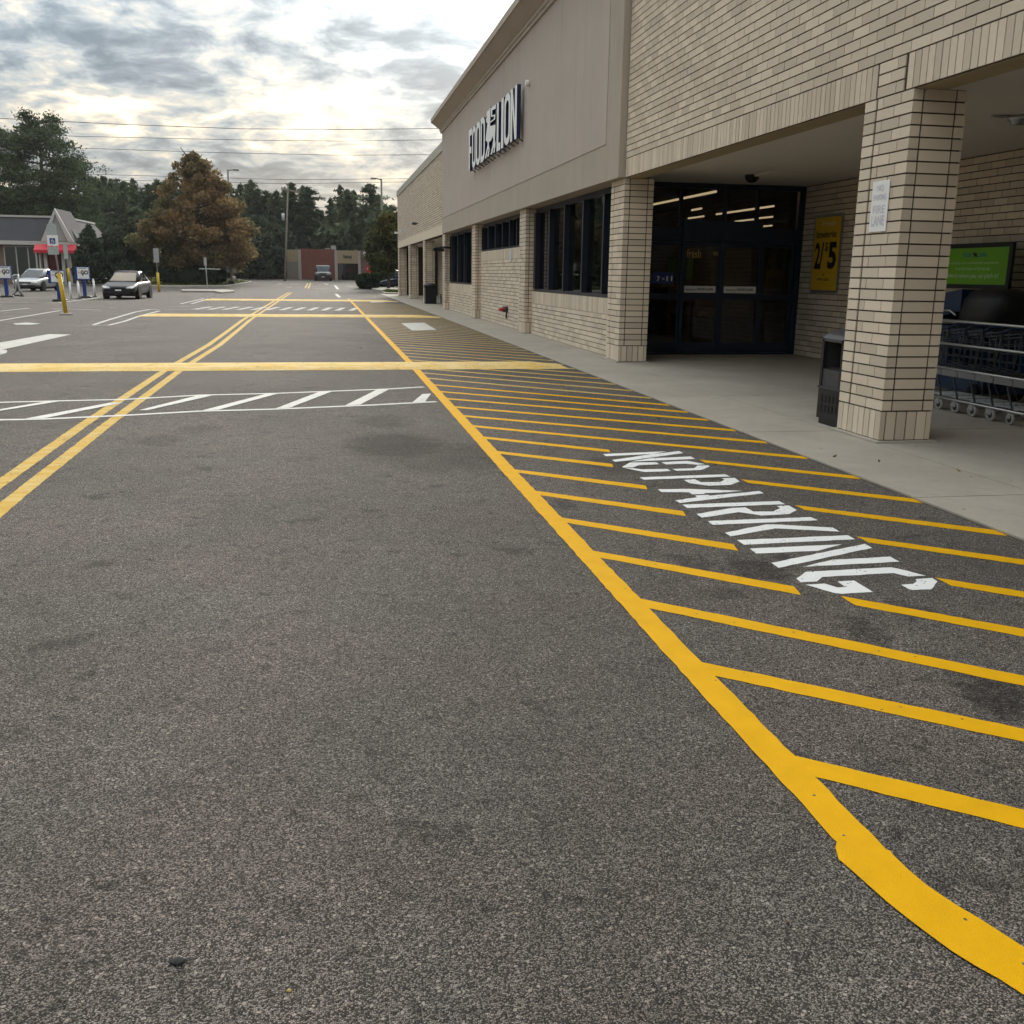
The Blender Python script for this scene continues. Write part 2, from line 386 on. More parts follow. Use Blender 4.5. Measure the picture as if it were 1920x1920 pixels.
M_GLASS = make_glass('tinted_window_glass', (.45,.46,.47)); M_CGLASS = make_glass('car_glass', (.10,.11,.115), .04)
def make_emit(name, c_, s_):
    m_, t = matx(name); e = t.n('Emission', i_Color=c_, i_Strength=s_)
    o_ = t.t.nodes.new('ShaderNodeOutputMaterial'); t.put(o_.inputs[0], e); return m_
M_TUBE = make_emit('lit_fluorescent_tube', (1,.74,.42), 1.2)
def make_leaf(name, a, b, tr=.35, vs=.35, c=None):
    m_, t = matx(name); pos = t.n('TexCoord', 3)
    isl = t.n('NewGeometry', 8); oi = t.n('ObjectInfo', 5)
    nz = t.noise(t.vm('ADD', pos, t.vm('SCALE', (13, 7, 3), oi)), vs, 3, .6)
    c_ = t.mix(t.smooth(nz, .38, .62), a, b)
    if c is not None: c_ = t.mix(t.smooth(t.noise(t.vm('ADD', pos, (31, 4, 9)), vs*.8, 2), .50, .66), c_, c)
    c_ = t.vm('SCALE', c_, t.m('ADD', .6, t.m('MULTIPLY', isl, .8)))
    c_ = t.vm('SCALE', c_, t.m('ADD', .82, t.m('MULTIPLY', oi, .36)))
    fin(t, c_, .75, spec=.2, transl=(tr, c_)); return m_
M_PINE = make_leaf('pine_needles', (.048,.074,.040), (.080,.108,.056), .35)
M_EVER = make_leaf('dark_evergreen_leaves', (.032,.052,.030), (.048,.072,.038), .25)
M_WOODS = make_leaf('deep_wood_leaves', (.042,.062,.038), (.066,.088,.048), .25)
M_AUT = make_leaf('autumn_leaves', (.27,.175,.085), (.215,.165,.08), .45, .22, c=(.15,.145,.07))
M_STREETT = make_leaf('turning_leaves', (.045,.062,.020), (.10,.095,.028), .35, .5)
M_HEDGE = make_leaf('hedge_leaves', (.018,.032,.014), (.03,.048,.02), .15, 1.2)
M_GRASS = make_leaf('grass_blades', (.07,.095,.022), (.11,.115,.035), .3, .6)
M_TURF = mat('turf_soil', (.075,.085,.028), .95, var=.3, vscale=3)

# ================================================================== ground and markings
rng = random.Random(4)
def pj(p_):
    q = np.array(p_, float)-np.array([0, 0, HC]); dd = q@fw
    return (960+F*(q@rr)/dd, 960-F*(q@uu)/dd, dd)
g = MB()
ys = [-80, -20, 0, 20, 50, 85] + [85+5*i for i in range(1, 10)] + [170, 300, 900]
xs_ = [-600, -120, -40, 0, 40, 120, 600]
for y in ys:
    for x in xs_: g.v.append((x, y, T(y)))
nx = len(xs_)
for i in range(len(ys)-1):
    for j in range(nx-1): g.f.append((i*nx+j, i*nx+j+1, (i+1)*nx+j+1, (i+1)*nx+j)); g.mi.append(0); g.sm.append(True)
lot = tag(obj('parking_lot', g, M_ASPH), kind='structure')
lot.location = lot.location
LOTLOC = wloc(lot)
def rough(P, amp=.0035, step=.05):
    out = []
    for i in range(len(P)):
        a = Vector(P[i]); b = Vector(P[(i+1) % len(P)]); L = (b-a).length; n = max(1, min(60, int(L/step)))
        nrm = Vector((-(b-a).y, (b-a).x, 0)); nrm = nrm.normalized() if nrm.length > 0 else nrm
        for k in range(n):
            q = a.lerp(b, k/n)
            if k: q = q + nrm*rng.uniform(-amp, amp)
            out.append(q)
    return out
def flat(name, P, z, m_, jag=True, parent=lot):
    P = [Vector((q[0], q[1], 0)) for q in P]
    if jag: P = rough(P)
    b = MB(); b.add([(q.x, q.y, z + T(q.y)) for q in P], [tuple(range(len(P)))])
    o = obj(name, b, m_, parent)
    if o.data.polygons[0].normal.z < 0: o.data.flip_normals()
    return o
def band(name, C, wd_, z, m_, jag=True, parent=lot):      # a painted line along the centreline C
    C = [Vector((q[0], q[1], 0)) for q in C]; Lf = []; Rt = []
    for i, q in enumerate(C):
        t_ = (C[min(i+1, len(C)-1)]-C[max(0, i-1)]).normalized(); n_ = Vector((-t_.y, t_.x, 0))
        Lf.append(q+n_*wd_/2); Rt.append(q-n_*wd_/2)
    b = MB(); k = 0
    def jit(P):
        out = []
        for i in range(len(P)-1):
            L = (P[i+1]-P[i]).length; n = max(1, min(160, int(L/.06)))
            for a in range(n): out.append((P[i].lerp(P[i+1], a/n), i, a, n))
        return out
    for i in range(len(C)-1):
        n = max(1, min(160, int((C[i+1]-C[i]).length/.06))) if jag else max(1, int((C[i+1]-C[i]).length/6))
        for a in range(n+1 if i == len(C)-2 else n):
            l_ = Lf[i].lerp(Lf[i+1], a/n); r_ = Rt[i].lerp(Rt[i+1], a/n)
            e = .0035 if jag else 0
            l_ = l_+(l_-r_).normalized()*rng.uniform(-e, e); r_ = r_+(r_-l_).normalized()*rng.uniform(-e, e)
            b.v += [(l_.x, l_.y, z+T(l_.y)), (r_.x, r_.y, z+T(r_.y))]
    for i in range(len(b.v)//2-1): b.f.append((2*i, 2*i+1, 2*i+3, 2*i+2)); b.mi.append(0); b.sm.append(False)
    o = obj(name, b, m_, parent)
    if o.data.polygons[0].normal.z < 0: o.data.flip_normals()
    return o
# yellow edge of the fire lane, with its curved end
band('boundary_line', [(1.425,2.12),(1.415,3.7),(1.42,8),(1.455,17),(1.455,30),(1.455,61)], .118, .004, M_YEL)
cl_ = [G(*q) for q in ((1580,1572),(1569,1581),(1566,1592),(1572,1614),(1631,1666),(1701,1725),(1784,1787),(1920,1870))]
cr_ = [G(*q) for q in ((1668,1598),(1675,1607),(1736,1662),(1797,1703),(1872,1749),(1920,1780))]
flat('curved_line', cl_ + [(1.62,1.36),(1.85,1.10),(2.2,.85)] + [(2.26,.98),(1.94,1.22),(1.72,1.50)] + cr_[::-1], .0058, M_YEL)
Ys = [2.72,3.54,4.37,5.24,6.05,6.87,7.70,8.56,9.38,10.13,10.89,11.66,12.47,13.25,14.08,15.0,15.83] + [16.65+.81*i for i in range(47)]
stub = {3: ((1485,1105),(1600,1133)), 4: ((1366,1021),(1770,1092)), 5: ((1271,958),(1615,1011)), 6: ((1200,909),(1497,951)), 7: ((1141,870),(1403,906)), 8: ((1140,846),(1317,865))}
for i, y0 in enumerate(Ys):
    s_ = (-.82,-.85,-.95,-.965,-.935,-.90,-.88,-.86,-.85,-.80,-.775,-.78,-.80,-.85,-.92)[i] if i < 15 else -1.0
    def yx(x): return y0+s_*(x-1.47)
    segs = [(1.47, 4.12)]
    if i in stub: segs = [(1.47, G(*stub[i][0]).x), (G(*stub[i][1]).x, 4.12)]
    for (a, b_) in segs:
        hw = .057; P = [(a, yx(a)-hw*1.28), (b_, yx(b_)-hw*1.28), (b_+.03, yx(b_)+hw*1.2), (a, yx(a)+hw*1.28)]
        flat('hatch_stripe', P, .002, M_YEL if y0 < 15 else M_YEL2, jag=y0 < 14)
# centre line of the drive
ctr = [(-2.08,2.0),(-2.16,5.0),(-2.23,7.3),(-2.30,10.5),(-2.36,16.7),(-2.30,22),(-2.36,27),(-2.45,33),(-2.46,40),(-2.47,78)]
for s_ in (-.115, .115): band('centre_line', [(x+s_, y) for x, y in ctr], .115, .0022, M_YEL2)
for a, b_ in (((572,540.5),(577,531)),((578,541),(582.5,530.5))):
    band('centre_line', [GT(*a), GT(*b_)], .12, .006, M_YEL2, jag=False)
# stencilled NO PARKING
L1 = lambda *P: [(1120+x/6.0, 830+y/6.0) for x, y in P]
L2 = lambda *P: [(1360+x/4.571, 940+y/4.571) for x, y in P]
letters = [
 L1((65,130),(775,100),(620,130),(100,155)), L1((165,197),(640,128),(920,97),(965,120),(375,201),(200,218)), L1((375,215),(600,178),(1050,158),(1100,186)),
 L1((280,272),(370,225),(660,222),(695,245),(460,258),(410,280),(290,284)), L1((310,290),(400,290),(500,303),(790,298),(825,322),(540,334)),
 L1((720,222),(1010,208),(1215,245),(1130,252),(990,240),(770,248)), L1((845,298),(1085,290),(1125,260),(1250,258),(1262,272),(1165,310),(890,320)),
 L1((475,393),(1440,358),(1495,385),(525,420)), L1((970,422),(1095,414),(1165,448),(1385,445),(1432,420),(1400,403),(1545,398),(1600,440),(1500,478),(1250,488),(1045,460)),
 L1((680,527),(1030,523),(1640,545),(1400,565),(1205,570),(1210,580),(1070,585),(1030,562),(720,558)), L1((875,652),(1120,618),(1100,598),(1240,590),(1270,600),(1820,547),(1875,572),(930,682)),
 [(1279.2,946.7),(1460.6,940),(1472.7,946),(1288.3,953)],
 [(1305.8,964.2),(1373.3,953),(1397.5,951.8),(1412.5,959.7),(1449.7,959.7),(1462.8,953.6),(1456.3,949.2),(1479,948.3),(1493.9,957),(1480,964.5),(1427.8,967.3),(1385,960.8),(1316.7,971.3)],
 [(1327.5,977.5),(1519.7,970),(1533.9,976),(1336.7,984.7)], [(1359,999.5),(1436.6,983.8),(1450,983.8),(1561.3,989.9),(1574.4,997.3),(1454,991.4),(1370,1006.2)],
 L2((100,335),(1050,293),(1112,328),(160,375)),
 L2((210,408),(1005,370),(790,428),(265,450)), L2((395,530),(1195,367),(1258,402),(455,573)), L2((660,565),(910,505),(1415,477),(1495,520)),
 L2((608,665),(685,608),(1415,568),(1480,580),(1720,640),(1570,648),(1440,618),(830,652),(785,690),(645,697)),
 L2((685,718),(850,708),(960,742),(1030,738),(960,690),(1105,682),(1265,780),(1000,797),(930,788)),
 L2((1505,718),(1610,710),(1640,690),(1630,670),(1770,660),(1818,690),(1765,757),(1590,765))]
for P in letters: flat('stencil_letter_stroke', [G(*q) for q in P], .0024, M_WHT)
# white ladder crossing
CW = lambda *P: [G(x/2.1333, 680+y/2.1333) for x, y in P]
band('crossing_edge', [(-9.5,11.0)]+[(q.x, q.y) for q in CW((0,160),(240,154),(500,148),(800,131),(1100,124),(1560,106),(1695,98))], .10, .0042, M_WHT3)
band('crossing_edge', [(-9.5,9.6)]+[(q.x, q.y) for q in CW((0,230),(170,227),(500,212),(800,195),(1100,187),(1500,170),(1745,157))], .10, .0042, M_WHT3)
for P in (((0,188),(0,195),(240,156),(190,156)),((100,226),(170,226),(490,162),(440,162)),((555,192),(590,192),(850,133),(790,133)),((805,194),(875,190),(1110,126),(1065,126)),((1100,186),(1160,182),(1330,116),(1280,117)),((1380,173),(1440,170),(1560,106),(1510,108)),((1650,160),(1700,158),(1725,125),(1690,127))):
    flat('crossing_bar', CW(*P), .0062, M_WHT3)
for k in range(3):
    flat('crossing_bar', [(-5.2-k*1.5,10.4),(-4.95-k*1.5,10.45),(-5.3-k*1.5,12.0),(-5.6-k*1.5,11.95)], .0062, M_WHT3)
for k in range(12):            # the second crossing, beyond the second bump
    x = -5.2+k*.56; flat('crossing_bar', [(x,42.2),(x+.22,42.2),(x+.55,45.3),(x+.33,45.3)], .008, M_WHT2, jag=False)
for y in (42.0, 45.4): band('crossing_edge', [(-6.2,y-.3),(1.3,y+.1)], .10, .012, M_WHT2, jag=False)
# lot markings on the left
Z7 = lambda *P: [G(x/3.4286, 540+y/3.4286) for x, y in P]
flat('stop_bar', Z7((0,352),(315,297),(455,300),(330,328),(130,372),(0,400))+[(-10.2,19.2),(-10.6,21.2)], .004, M_WHT2)
flat('painted_arrow', Z7((0,397),(40,400),(48,408),(40,420),(0,432)), .007, M_WHT2)
for P in (((-80,230),(0,210),(390,145)), ((600,238),(700,205),(870,155),(965,138)), ((600,241),(700,240),(800,215),(900,180),(1025,148)), ((965,138),(1025,142)), ((1160,103),(1310,68)), ((1230,103),(1340,70)), ((0,150),(190,130)), ((330,133),(640,142)), ((700,128),(760,130))):
    band('parking_line', [(q.x, q.y) for q in Z7(*P)], .12, .005 if P[0][0] != 965 else .008, M_WHT2, jag=False)
for P in (((0,93),(380,95)),((380,95),(640,62)),((0,65),(350,58))):
    band('parking_line', [(q.x, q.y) for q in Z7(*P)], .16, .005, M_WHT2, jag=False)
flat('painted_symbol', [G(*q) for q in ((24,607),(50,605),(76,607),(60,609),(30,609))], .006, M_WHT2, jag=False)
flat('painted_symbol_panel', [G(*q) for q in ((752,606.6),(795,605),(819,619),(773,620))], .005, M_WHT2)
flat('painted_symbol_panel', [G(*q) for q in ((690,564.5),(714,564),(722,567),(697,567.6))], .010, M_WHT2, jag=False)
E8 = lambda *P: [GT(520+x/8, 450+y/8) for x, y in P]
for P in (((0,662),(70,655)),((130,715),(220,712)),((200,665),(300,662)),((500,650),(700,655),(760,668)),((560,728),(760,735)),((865,680),(910,740)),((880,810),(935,862)),((1090,745),(1320,755)),((1100,822),(1170,822)),((510,815),(630,815)),((1030,690),(1150,700))):
    band('street_marking', [(q.x, q.y) for q in E8(*P)], .22, .006, M_WHT2, jag=False)
# speed bumps
def bump(x0, x1, ya, yb, wd_, label):
    b = MB(); n = 10; rings = []
    for k in range(int((x1-x0)/.5)+1):
        x = min(x1, x0+.5*k) if k < int((x1-x0)/.5) else x1
        y = ya+(yb-ya)*(x-x0)/(x1-x0); e = min(1, (x-x0)/.3, (x1-x)/.3) if k not in (0,) else 0
        rings.append([(x, y+wd_*(j/n-.5)+rng.uniform(-.008,.008), .002+.075*max(.02, e)*math.sin(math.pi*j/n)**.8+.001) for j in range(n+1)])
    b.loft(rings, closed=False, cap=False)
    o = obj('speed_bump', b, M_YEL3); flip_fix(o)
    if o.data.polygons[5].normal.z < 0: o.data.flip_normals()
    return tag(o, label, 'speed bump', 'worn yellow speed bumps across the drive')
bump(-13.5, 4.05, 16.35, 16.95, 1.02, 'long worn yellow speed bump nearest the camera, just past the white crossing')
bump(-6.15, 4.1, 35.9, 36.45, 1.0, 'middle of three worn yellow speed bumps across the drive')
bump(-6.3, 4.0, 55.6, 56.2, 1.0, 'farthest of three worn yellow speed bumps across the drive')

# sidewalk of concrete slabs
b = MB(); b.box((4.14,-12,-.2),(9.7,76.5,.004))
walk = tag(obj('sidewalk', b, M_MORT), kind='structure')
def slab_mesh(dx, dy):
    b = MB(); b.box((-dx/2,-dy/2,0),(dx/2,dy/2,.014)); return b.mesh('slab', M_CONC)
SL = {}
yb = -11.98
while yb < 76:
    dy = 3.05
    for (x0, x1) in ((4.13,5.12),(5.128,7.36),(7.368,9.72)):
        k = (round(x1-x0,3), dy)
        if k not in SL: SL[k] = slab_mesh(k[0], dy-.014)
        o = bpy.data.objects.new('slab', SL[k]); COL.objects.link(o); o.parent = walk
        o.location = Vector(((x0+x1)/2, yb+dy/2, .0045))-walk.location
    yb += dy

# ================================================================== the store
XF = 5.18; SOF = 3.19; CEIL = 3.32; CO = .1027
store = thing('store_building', (9, 20, 0), 'long cream brick supermarket with beige stucco sign fascia and covered front walk', 'building')
BR = []                                  # (centre, size, parent part, name)
def br(a, b_, par, nm='brick'):
    BR.append((((a[0]+b_[0])/2, (a[1]+b_[1])/2, (a[2]+b_[2])/2), (abs(b_[0]-a[0]), abs(b_[1]-a[1]), abs(b_[2]-a[2])), par, nm))
def part(name, boxes, m_, parent=store, kind=None):
    b = MB()
    for q in boxes: b.box(*q)
    return obj(name, b, m_, parent, kind=kind)
BJ, HJ, SJ = .0145, .011, .0065
def courses_x(X, y0, y1, z0, z1, par, co=CO, ln=.305, depth=.05, ph=0., skip=None, BJ=BJ):
    """running bond on a wall whose face looks towards -X"""
    n = round((z1-z0)/co); co = (z1-z0)/n
    for i in range(n):
        y = y0-(ln/2 if i % 2 else 0)-ph
        while y < y1:
            a, b_ = max(y, y0), min(y+ln-HJ, y1)
            if b_-a > .03 and not (skip and skip((a+b_)/2, z0+i*co)):
                br((X, a, z0+i*co+BJ/2), (X+depth, b_, z0+(i+1)*co-BJ/2), par)
            y += ln
def soldiers_x(X, y0, y1, z0, z1, par, wd_=.1016, depth=.05, skip=None):
    n = max(1, round((y1-y0)/wd_)); wd_ = (y1-y0)/n
    for i in range(n):
        a = y0+i*wd_
        if skip and skip(a+wd_/2, z0): continue
        br((X, a+SJ, z0+BJ/2), (X+depth, a+wd_-SJ, z1-BJ/2), par, 'soldier_brick')
def soldiers_y(Y, x0, x1, z0, z1, par, wd_=.1016, depth=.05):
    n = max(1, round((x1-x0)/wd_)); wd_ = (x1-x0)/n
    for i in range(n):
        a = x0+i*wd_; br((a+SJ, Y, z0+BJ/2), (a+wd_-SJ, Y+depth, z1-BJ/2), par, 'soldier_brick')
PW, PL = .53, .82
def pillar(Y, far=False, base=.012, top=SOF):
    x0, x1, y0, y1 = XF, XF+PW, Y, Y+PL
    par = part('pillar', [((x0+.012, y0+.012, base), (x1-.012, y1-.012, top))], M_MORT)
    part('footing_strip', [((x0-.05, y0-.05, base), (x1+.05, y1+.05, base+.024))], M_PAD)
    zb = base+.025; zs = .318
    # soldier base
    soldiers_x(x0, y0, y1, zb, zs, par); soldiers_y(y0, x0+.055, x1-.055, zb, zs, par)
    n = max(1, round(PL/.1016)); 
    for i in range(n): br((x1-.05, y0+i*PL/n+HJ*.6, zb+BJ/2), (x1, y0+(i+1)*PL/n-HJ*.6, zs-BJ/2), par, 'soldier_brick')
    nc = 28; co = (top-zs)/nc
    for i in range(nc):
        za, zb_ = zs+i*co+BJ/2, zs+(i+1)*co-BJ/2
        cuts = [(.0,.30),(.305,.60)] if i % 2 == 0 else [(.0,.195),(.20,.50),(.505,.60)]
        for (a, b_) in cuts: br((x0, y0+a, za), (x0+.095, y0+b_-HJ*.6, zb_), par)
        br((x0, y0+.628, za), (x0+.095, y1, zb_), par)
        br((x0+.095+HJ*1.6, y0, za), (x1-.095-HJ*1.6, y0+.09, zb_), par)
        for (a, b_) in cuts: br((x1-.095, y0+a, za), (x1, y0+b_-HJ*.6, zb_), par)
        br((x1-.095, y0+.622, za), (x1, y1, zb_), par)
        br((x0+.095+HJ, y1-.09, za), (x1-.095-HJ, y1, zb_), par)
    part('caulk_joint', [((x0+.022, y0+.598, zs), (x0+.05, y0+.626, top))], M_CAULK, par)
    return par
PYS = [-.19, 8.62, 17.43, 26.2, 35.1, 44.1]
pil = [pillar(y) for y in PYS]
for y in (53.0, 62.3, 71.2): pillar(y)
# upper brick wall over the canopy
YU0, YU1, ZT = -12, 17.40, 7.0
up = part('upper_wall', [((XF+.012, YU0, SOF+.004), (XF+.32, YU1, ZT-.3))], M_MORT)
over = lambda y, z: 8.80 < y < 9.235
soldiers_x(XF, YU0, YU1, SOF, SOF+.312, up, skip=over)
for i in range(3):
    z = SOF+.104*i
    for (a, b_) in (((8.80,9.02),(9.028,9.235)) if i % 2 else ((8.80,8.92),(8.928,9.235))): br((XF, a, z+BJ/2), (XF+.05, b_, z+.104-BJ/2), up)
part('caulk_joint', [((XF+.005, 9.238, SOF), (XF+.05, 9.26, SOF+.31))], M_CAULK, up)
courses_x(XF, YU0, YU1, SOF+.312, ZT-.32, up)
part('parapet_coping', [((XF-.04, YU0, ZT-.3), (XF+.36, YU1, ZT))], M_COPE)
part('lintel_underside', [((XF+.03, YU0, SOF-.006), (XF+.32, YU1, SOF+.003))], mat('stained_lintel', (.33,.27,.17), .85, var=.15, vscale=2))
part('canopy_ceiling', [((XF+.33, YU0, CEIL), (9.5, 19.45, CEIL+.05))], M_CEIL)
part('beam_back', [((XF+.322, YU0, SOF), (XF+.33, YU1, CEIL+.02))], M_CEIL)
# back wall of the walk, facing the lot
XB = 9.48
bw = part('back_wall', [((XB+.012, -12, .012), (XB+.25, 19.6, 4.9))], M_MORT)
courses_x(XB, -2, 19.28, .02, CEIL-.01, bw)
# infill of the bays between the pillars
def bay(y0, y1, sill, mull_px, top=3.13, name='A'):
    low = part('low_wall', [((XF+.202, y0, .012), (XF+.40, y1, sill-.33))], M_MORT)
    courses_x(XF+.19, y0, y1, .02, sill-.315, low)
    soldiers_x(XF+.188, y0, y1, sill-.315, sill, low)
    part('sill_core', [((XF+.202, y0, sill-.33), (XF+.40, y1, sill-.01))], M_PAD, low)
    fr = part('window', [((XF+.27, y0, sill), (XF+.42, y1, sill+.06)), ((XF+.27, y0, top-.05), (XF+.42, y1, SOF+.02))], M_NAVY)
    Ym = [PX(x, y, XF+.3).y for x, y in mull_px]
    Ym = [q for q in Ym if y0+.1 < q < y1-.1]
    # carry the rhythm on behind the pillar
    st = (Ym[0]-Ym[-1])/(len(Ym)-1) if len(Ym) > 1 else 1.6
    while Ym[-1]-abs(st) > y0+.3: Ym.append(Ym[-1]-abs(st))
    ed = sorted([y0+.05, y1-.05]+Ym)
    for q in ed: part('mullion', [((XF+.22, q-.045, sill+.06), (XF+.42, q+.045, top-.05))], M_NAVY, fr)
    for a, b_ in zip(ed[:-1], ed[1:]):
        part('pane', [((XF+.34, a+.047, sill+.062), (XF+.346, b_-.047, top-.052))], M_GLASS, fr)
    return fr
bay(18.25, 26.2, 1.125, [(1009,460),(1035,460),(1063,460),(1098,460),(1137,460)])
bay(27.02, 35.1, 2.29, [(906+i*13.5, 440) for i in range(6)])
bay(35.92, 44.1, 1.15, [(850,480),(862,480),(874,480)])
# stucco fascia with cornice
part('stucco_fascia', [((5.06, 17.43, SOF+.005), (5.5, 43.95, 7.3))], M_STUC2)
part('stucco_panel', [((5.048, 18.28, 3.83), (5.07, 43.7, 7.27))], M_STUC)
part('facade_core', [((5.49, 17.43, SOF+.02), (5.62, 44.2, 6.9))], M_MORT)
b = MB(); prof = [(5.06,7.24),(5.0,7.24),(5.0,7.31),(4.965,7.33),(4.965,7.40),(4.93,7.42),(4.64,7.64),(4.60,7.64),(4.60,7.80),(5.06,7.88)]
b.prism([(x, 17.0, z) for x, z in prof], (0, 27.1, 0)); o = obj('cornice', b, M_CORN, store); flip_fix(o)
# far block with its own covered walk
fb = part('far_upper_wall', [((XF+.012, 43.96, SOF+.01), (XF+.32, 72.0, 6.7))], M_MORT)
part('far_soldier_band', [((XF+.002, 43.97, SOF+.02), (XF+.06, 72.02, SOF+.46))], M_BRICK, fb)
courses_x(XF, 43.97, 72.02, SOF+.46, 6.64, fb, BJ=.024)
part('far_coping', [((XF-.05, 43.97, 6.64), (XF+.36, 72.06, 7.0))], M_COPE)
part('far_canopy_ceiling', [((XF+.33, 44.9, CEIL), (9.5, 72, CEIL+.05))], M_CEIL)
fbw = part('far_back_wall', [((8.0, 45.0, .012), (8.3, 71.9, CEIL))], M_MORT)
courses_x(7.95, 45.2, 71.9, .02, CEIL-.02, fbw)
for y in (49, 57, 66): part('far_door', [((7.90, y, .012), (7.95, y+1.9, 2.3))], M_NAVY)
part('end_wall', [((XF+.5, 71.95, .012), (45, 72.2, 6.6))], M_MORT)
part('end_wall', [((XF+.3, 44.94, .012), (8.0, 45.12, 3.3))], M_MORT)
# shell
part('roof', [((XF+.33, -12, 6.3), (45, 72.2, 6.45))], M_DGREY)
part('rear_wall', [((45, -12, 0), (45.2, 72.2, 6.5))], M_MORT)
part('side_wall', [((XF+.33, -12.2, 0), (45, -12, 6.5)), ((9.5, 44.95, .012), (45, 45.2, 6.3)), ((5.63, 44.72, 3.33), (9.5, 44.9, 6.3))], M_STUC)
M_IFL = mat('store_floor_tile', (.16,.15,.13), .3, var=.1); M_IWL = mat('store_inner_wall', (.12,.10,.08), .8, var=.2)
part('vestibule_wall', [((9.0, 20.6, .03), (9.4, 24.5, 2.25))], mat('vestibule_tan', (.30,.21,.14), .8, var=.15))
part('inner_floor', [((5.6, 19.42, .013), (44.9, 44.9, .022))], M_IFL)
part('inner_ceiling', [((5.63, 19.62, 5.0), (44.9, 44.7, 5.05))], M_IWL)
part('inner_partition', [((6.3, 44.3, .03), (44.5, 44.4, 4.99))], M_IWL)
# ceiling tubes seen through the transom
Z6 = lambda x, y: (1140+x/4.571, 300+y/4.571)
for a, b_ in (((345,390),(925,270)),((690,500),(820,482)),((930,465),(985,458)),((1000,455),(1420,395)),((1090,527),(1260,507)),((1290,499),(1410,487)),((1315,570),(1405,562)),((720,430),(800,415))):
    A = G(*Z6(*a), 3.75); B = G(*Z6(*b_), 3.75)
    bb = MB(); bb.tube([A, B], .034, 6); obj('ceiling_light_tube', bb, M_TUBE, store)
for y in (20.6, 22.6, 24.6, 26.6):  # extra tubes hidden above the transom, added to light the interior and stands
    for x0 in (6.2, 9.8):
        bb = MB(); bb.tube([(x0, y, 3.95), (x0+3.2, y, 3.95)], .05, 6); obj('ceiling_light_tube', bb, M_TUBE, store)
# entrance doors, facing the camera
YD = 19.3; M_FRAME_KEEP = M_NAVY; M_NAVY = mat('door_navy_frame', (.018,.028,.055), .35, var=.2)
def D(x, y, off=0.): return PY(*Z6(x, y), YD+off)
dr = part('entrance_frame', [((5.72, YD, CEIL-.10), (9.47, YD+.12, CEIL)), ((5.72, YD, .014), (9.47, YD+.12, .055)), ((9.36, YD, .055), (9.47, YD+.12, CEIL-.10)), ((5.72, YD, .055), (5.86, YD+.12, CEIL-.10))], M_NAVY)
zt = lambda y: D(900, y).z
xt = lambda x, y=900: D(x, y).x
part('header', [((5.86, YD-.03, zt(710)), (9.36, YD+.11, zt(578)))], M_NAVY, dr)
part('door_operator', [((xt(640,550), YD-.12, zt(700)), (xt(1310,550), YD-.032, zt(525)))], M_NAVY, dr)
for x in (632, 1012, 1290): part('transom_bar', [((xt(x-12,380), YD, zt(577)), (xt(x+12,380), YD+.1, CEIL-.10))], M_NAVY, dr)
xs2 = [5.86, xt(632,380), xt(1012,380), xt(1290,380), 9.36]
for a, b_ in zip(xs2[:-1], xs2[1:]): part('transom_pane', [((a+.03, YD+.05, zt(575)), (b_-.03, YD+.056, CEIL-.102))], M_GLASS, dr)
zm0, zm1, zbr = zt(1195), zt(1150), zt(1565)
def leaf(name, x0, x1, yo):
    l_ = part(name, [((x0, YD+yo, .06), (x0+.07, YD+yo+.05, zt(712))), ((x1-.07, YD+yo, .06), (x1, YD+yo+.05, zt(712))), ((x0+.07, YD+yo, .06), (x1-.07, YD+yo+.05, zbr)), ((x0+.07, YD+yo, zm0), (x1-.07, YD+yo+.05, zm1)), ((x0+.07, YD+yo, zt(745)), (x1-.07, YD+yo+.05, zt(712)))], M_NAVY)
    part('pane', [((x0+.07, YD+yo+.02, zm1), (x1-.07, YD+yo+.026, zt(745)))], M_GLASS, l_)
    part('pane', [((x0+.07, YD+yo+.02, zbr), (x1-.07, YD+yo+.026, zm0))], M_GLASS, l_)
    return l_
leaf('sidelight', 5.87, xt(640), .03)
dl = leaf('sliding_door', xt(628), xt(966), -.03); d2 = leaf('sliding_door', xt(968), xt(1318), -.03); leaf('sidelight', xt(1312), 9.355, .03)

# stock standing just inside the doors
def ell(c, rx, ry, rz_, n=14, m=8, pw=1.0):
    rings = []
    for i in range(m+1):
        a = -math.pi/2+math.pi*i/m; rings.append([(c[0]+rx*max(.02, math.cos(a))*math.cos(2*math.pi*k/n), c[1]+ry*max(.02, math.cos(a))*math.sin(2*math.pi*k/n), c[2]+rz_*math.sin(a)) for k in range(n)])
    return rings
def stand(x, y, cols, label):
    t_ = thing('produce_stand', (x, y, .022), label, 'stand')
    part('base', [((x-.45, y-.3, .022), (x+.45, y+.3, .62))], mat('stand_brown', (.14,.085,.05), .7), t_)
    for k_, c_ in enumerate(cols):
        z_ = .62+.28*k_; part('tray', [((x-.45+.05*k_, y-.3+.16*k_, z_), (x+.45-.05*k_, y+.3, z_+.10))], mat('stand_brown'), t_)
        bm_ = MB()
        for q_ in range(7): bm_.loft(ell((x-.34+.11*q_, y-.16+.16*k_, z_+.13), .065, .08, .06, 8, 4))
        obj('fruit_row', bm_, mat('produce_%d' % c_, ((.45,.05,.04),(.50,.26,.05),(.14,.22,.05),(.42,.36,.20))[c_], .5), t_, kind='stuff')
stand(6.55, 20.9, (0,1,2), 'produce stand seen dimly through the left side glass')
stand(7.45, 21.3, (2,3,1), 'produce stand seen dimly through the left sliding door')
stand(8.35, 21.1, (1,0,3), 'produce stand seen dimly through the right sliding door')

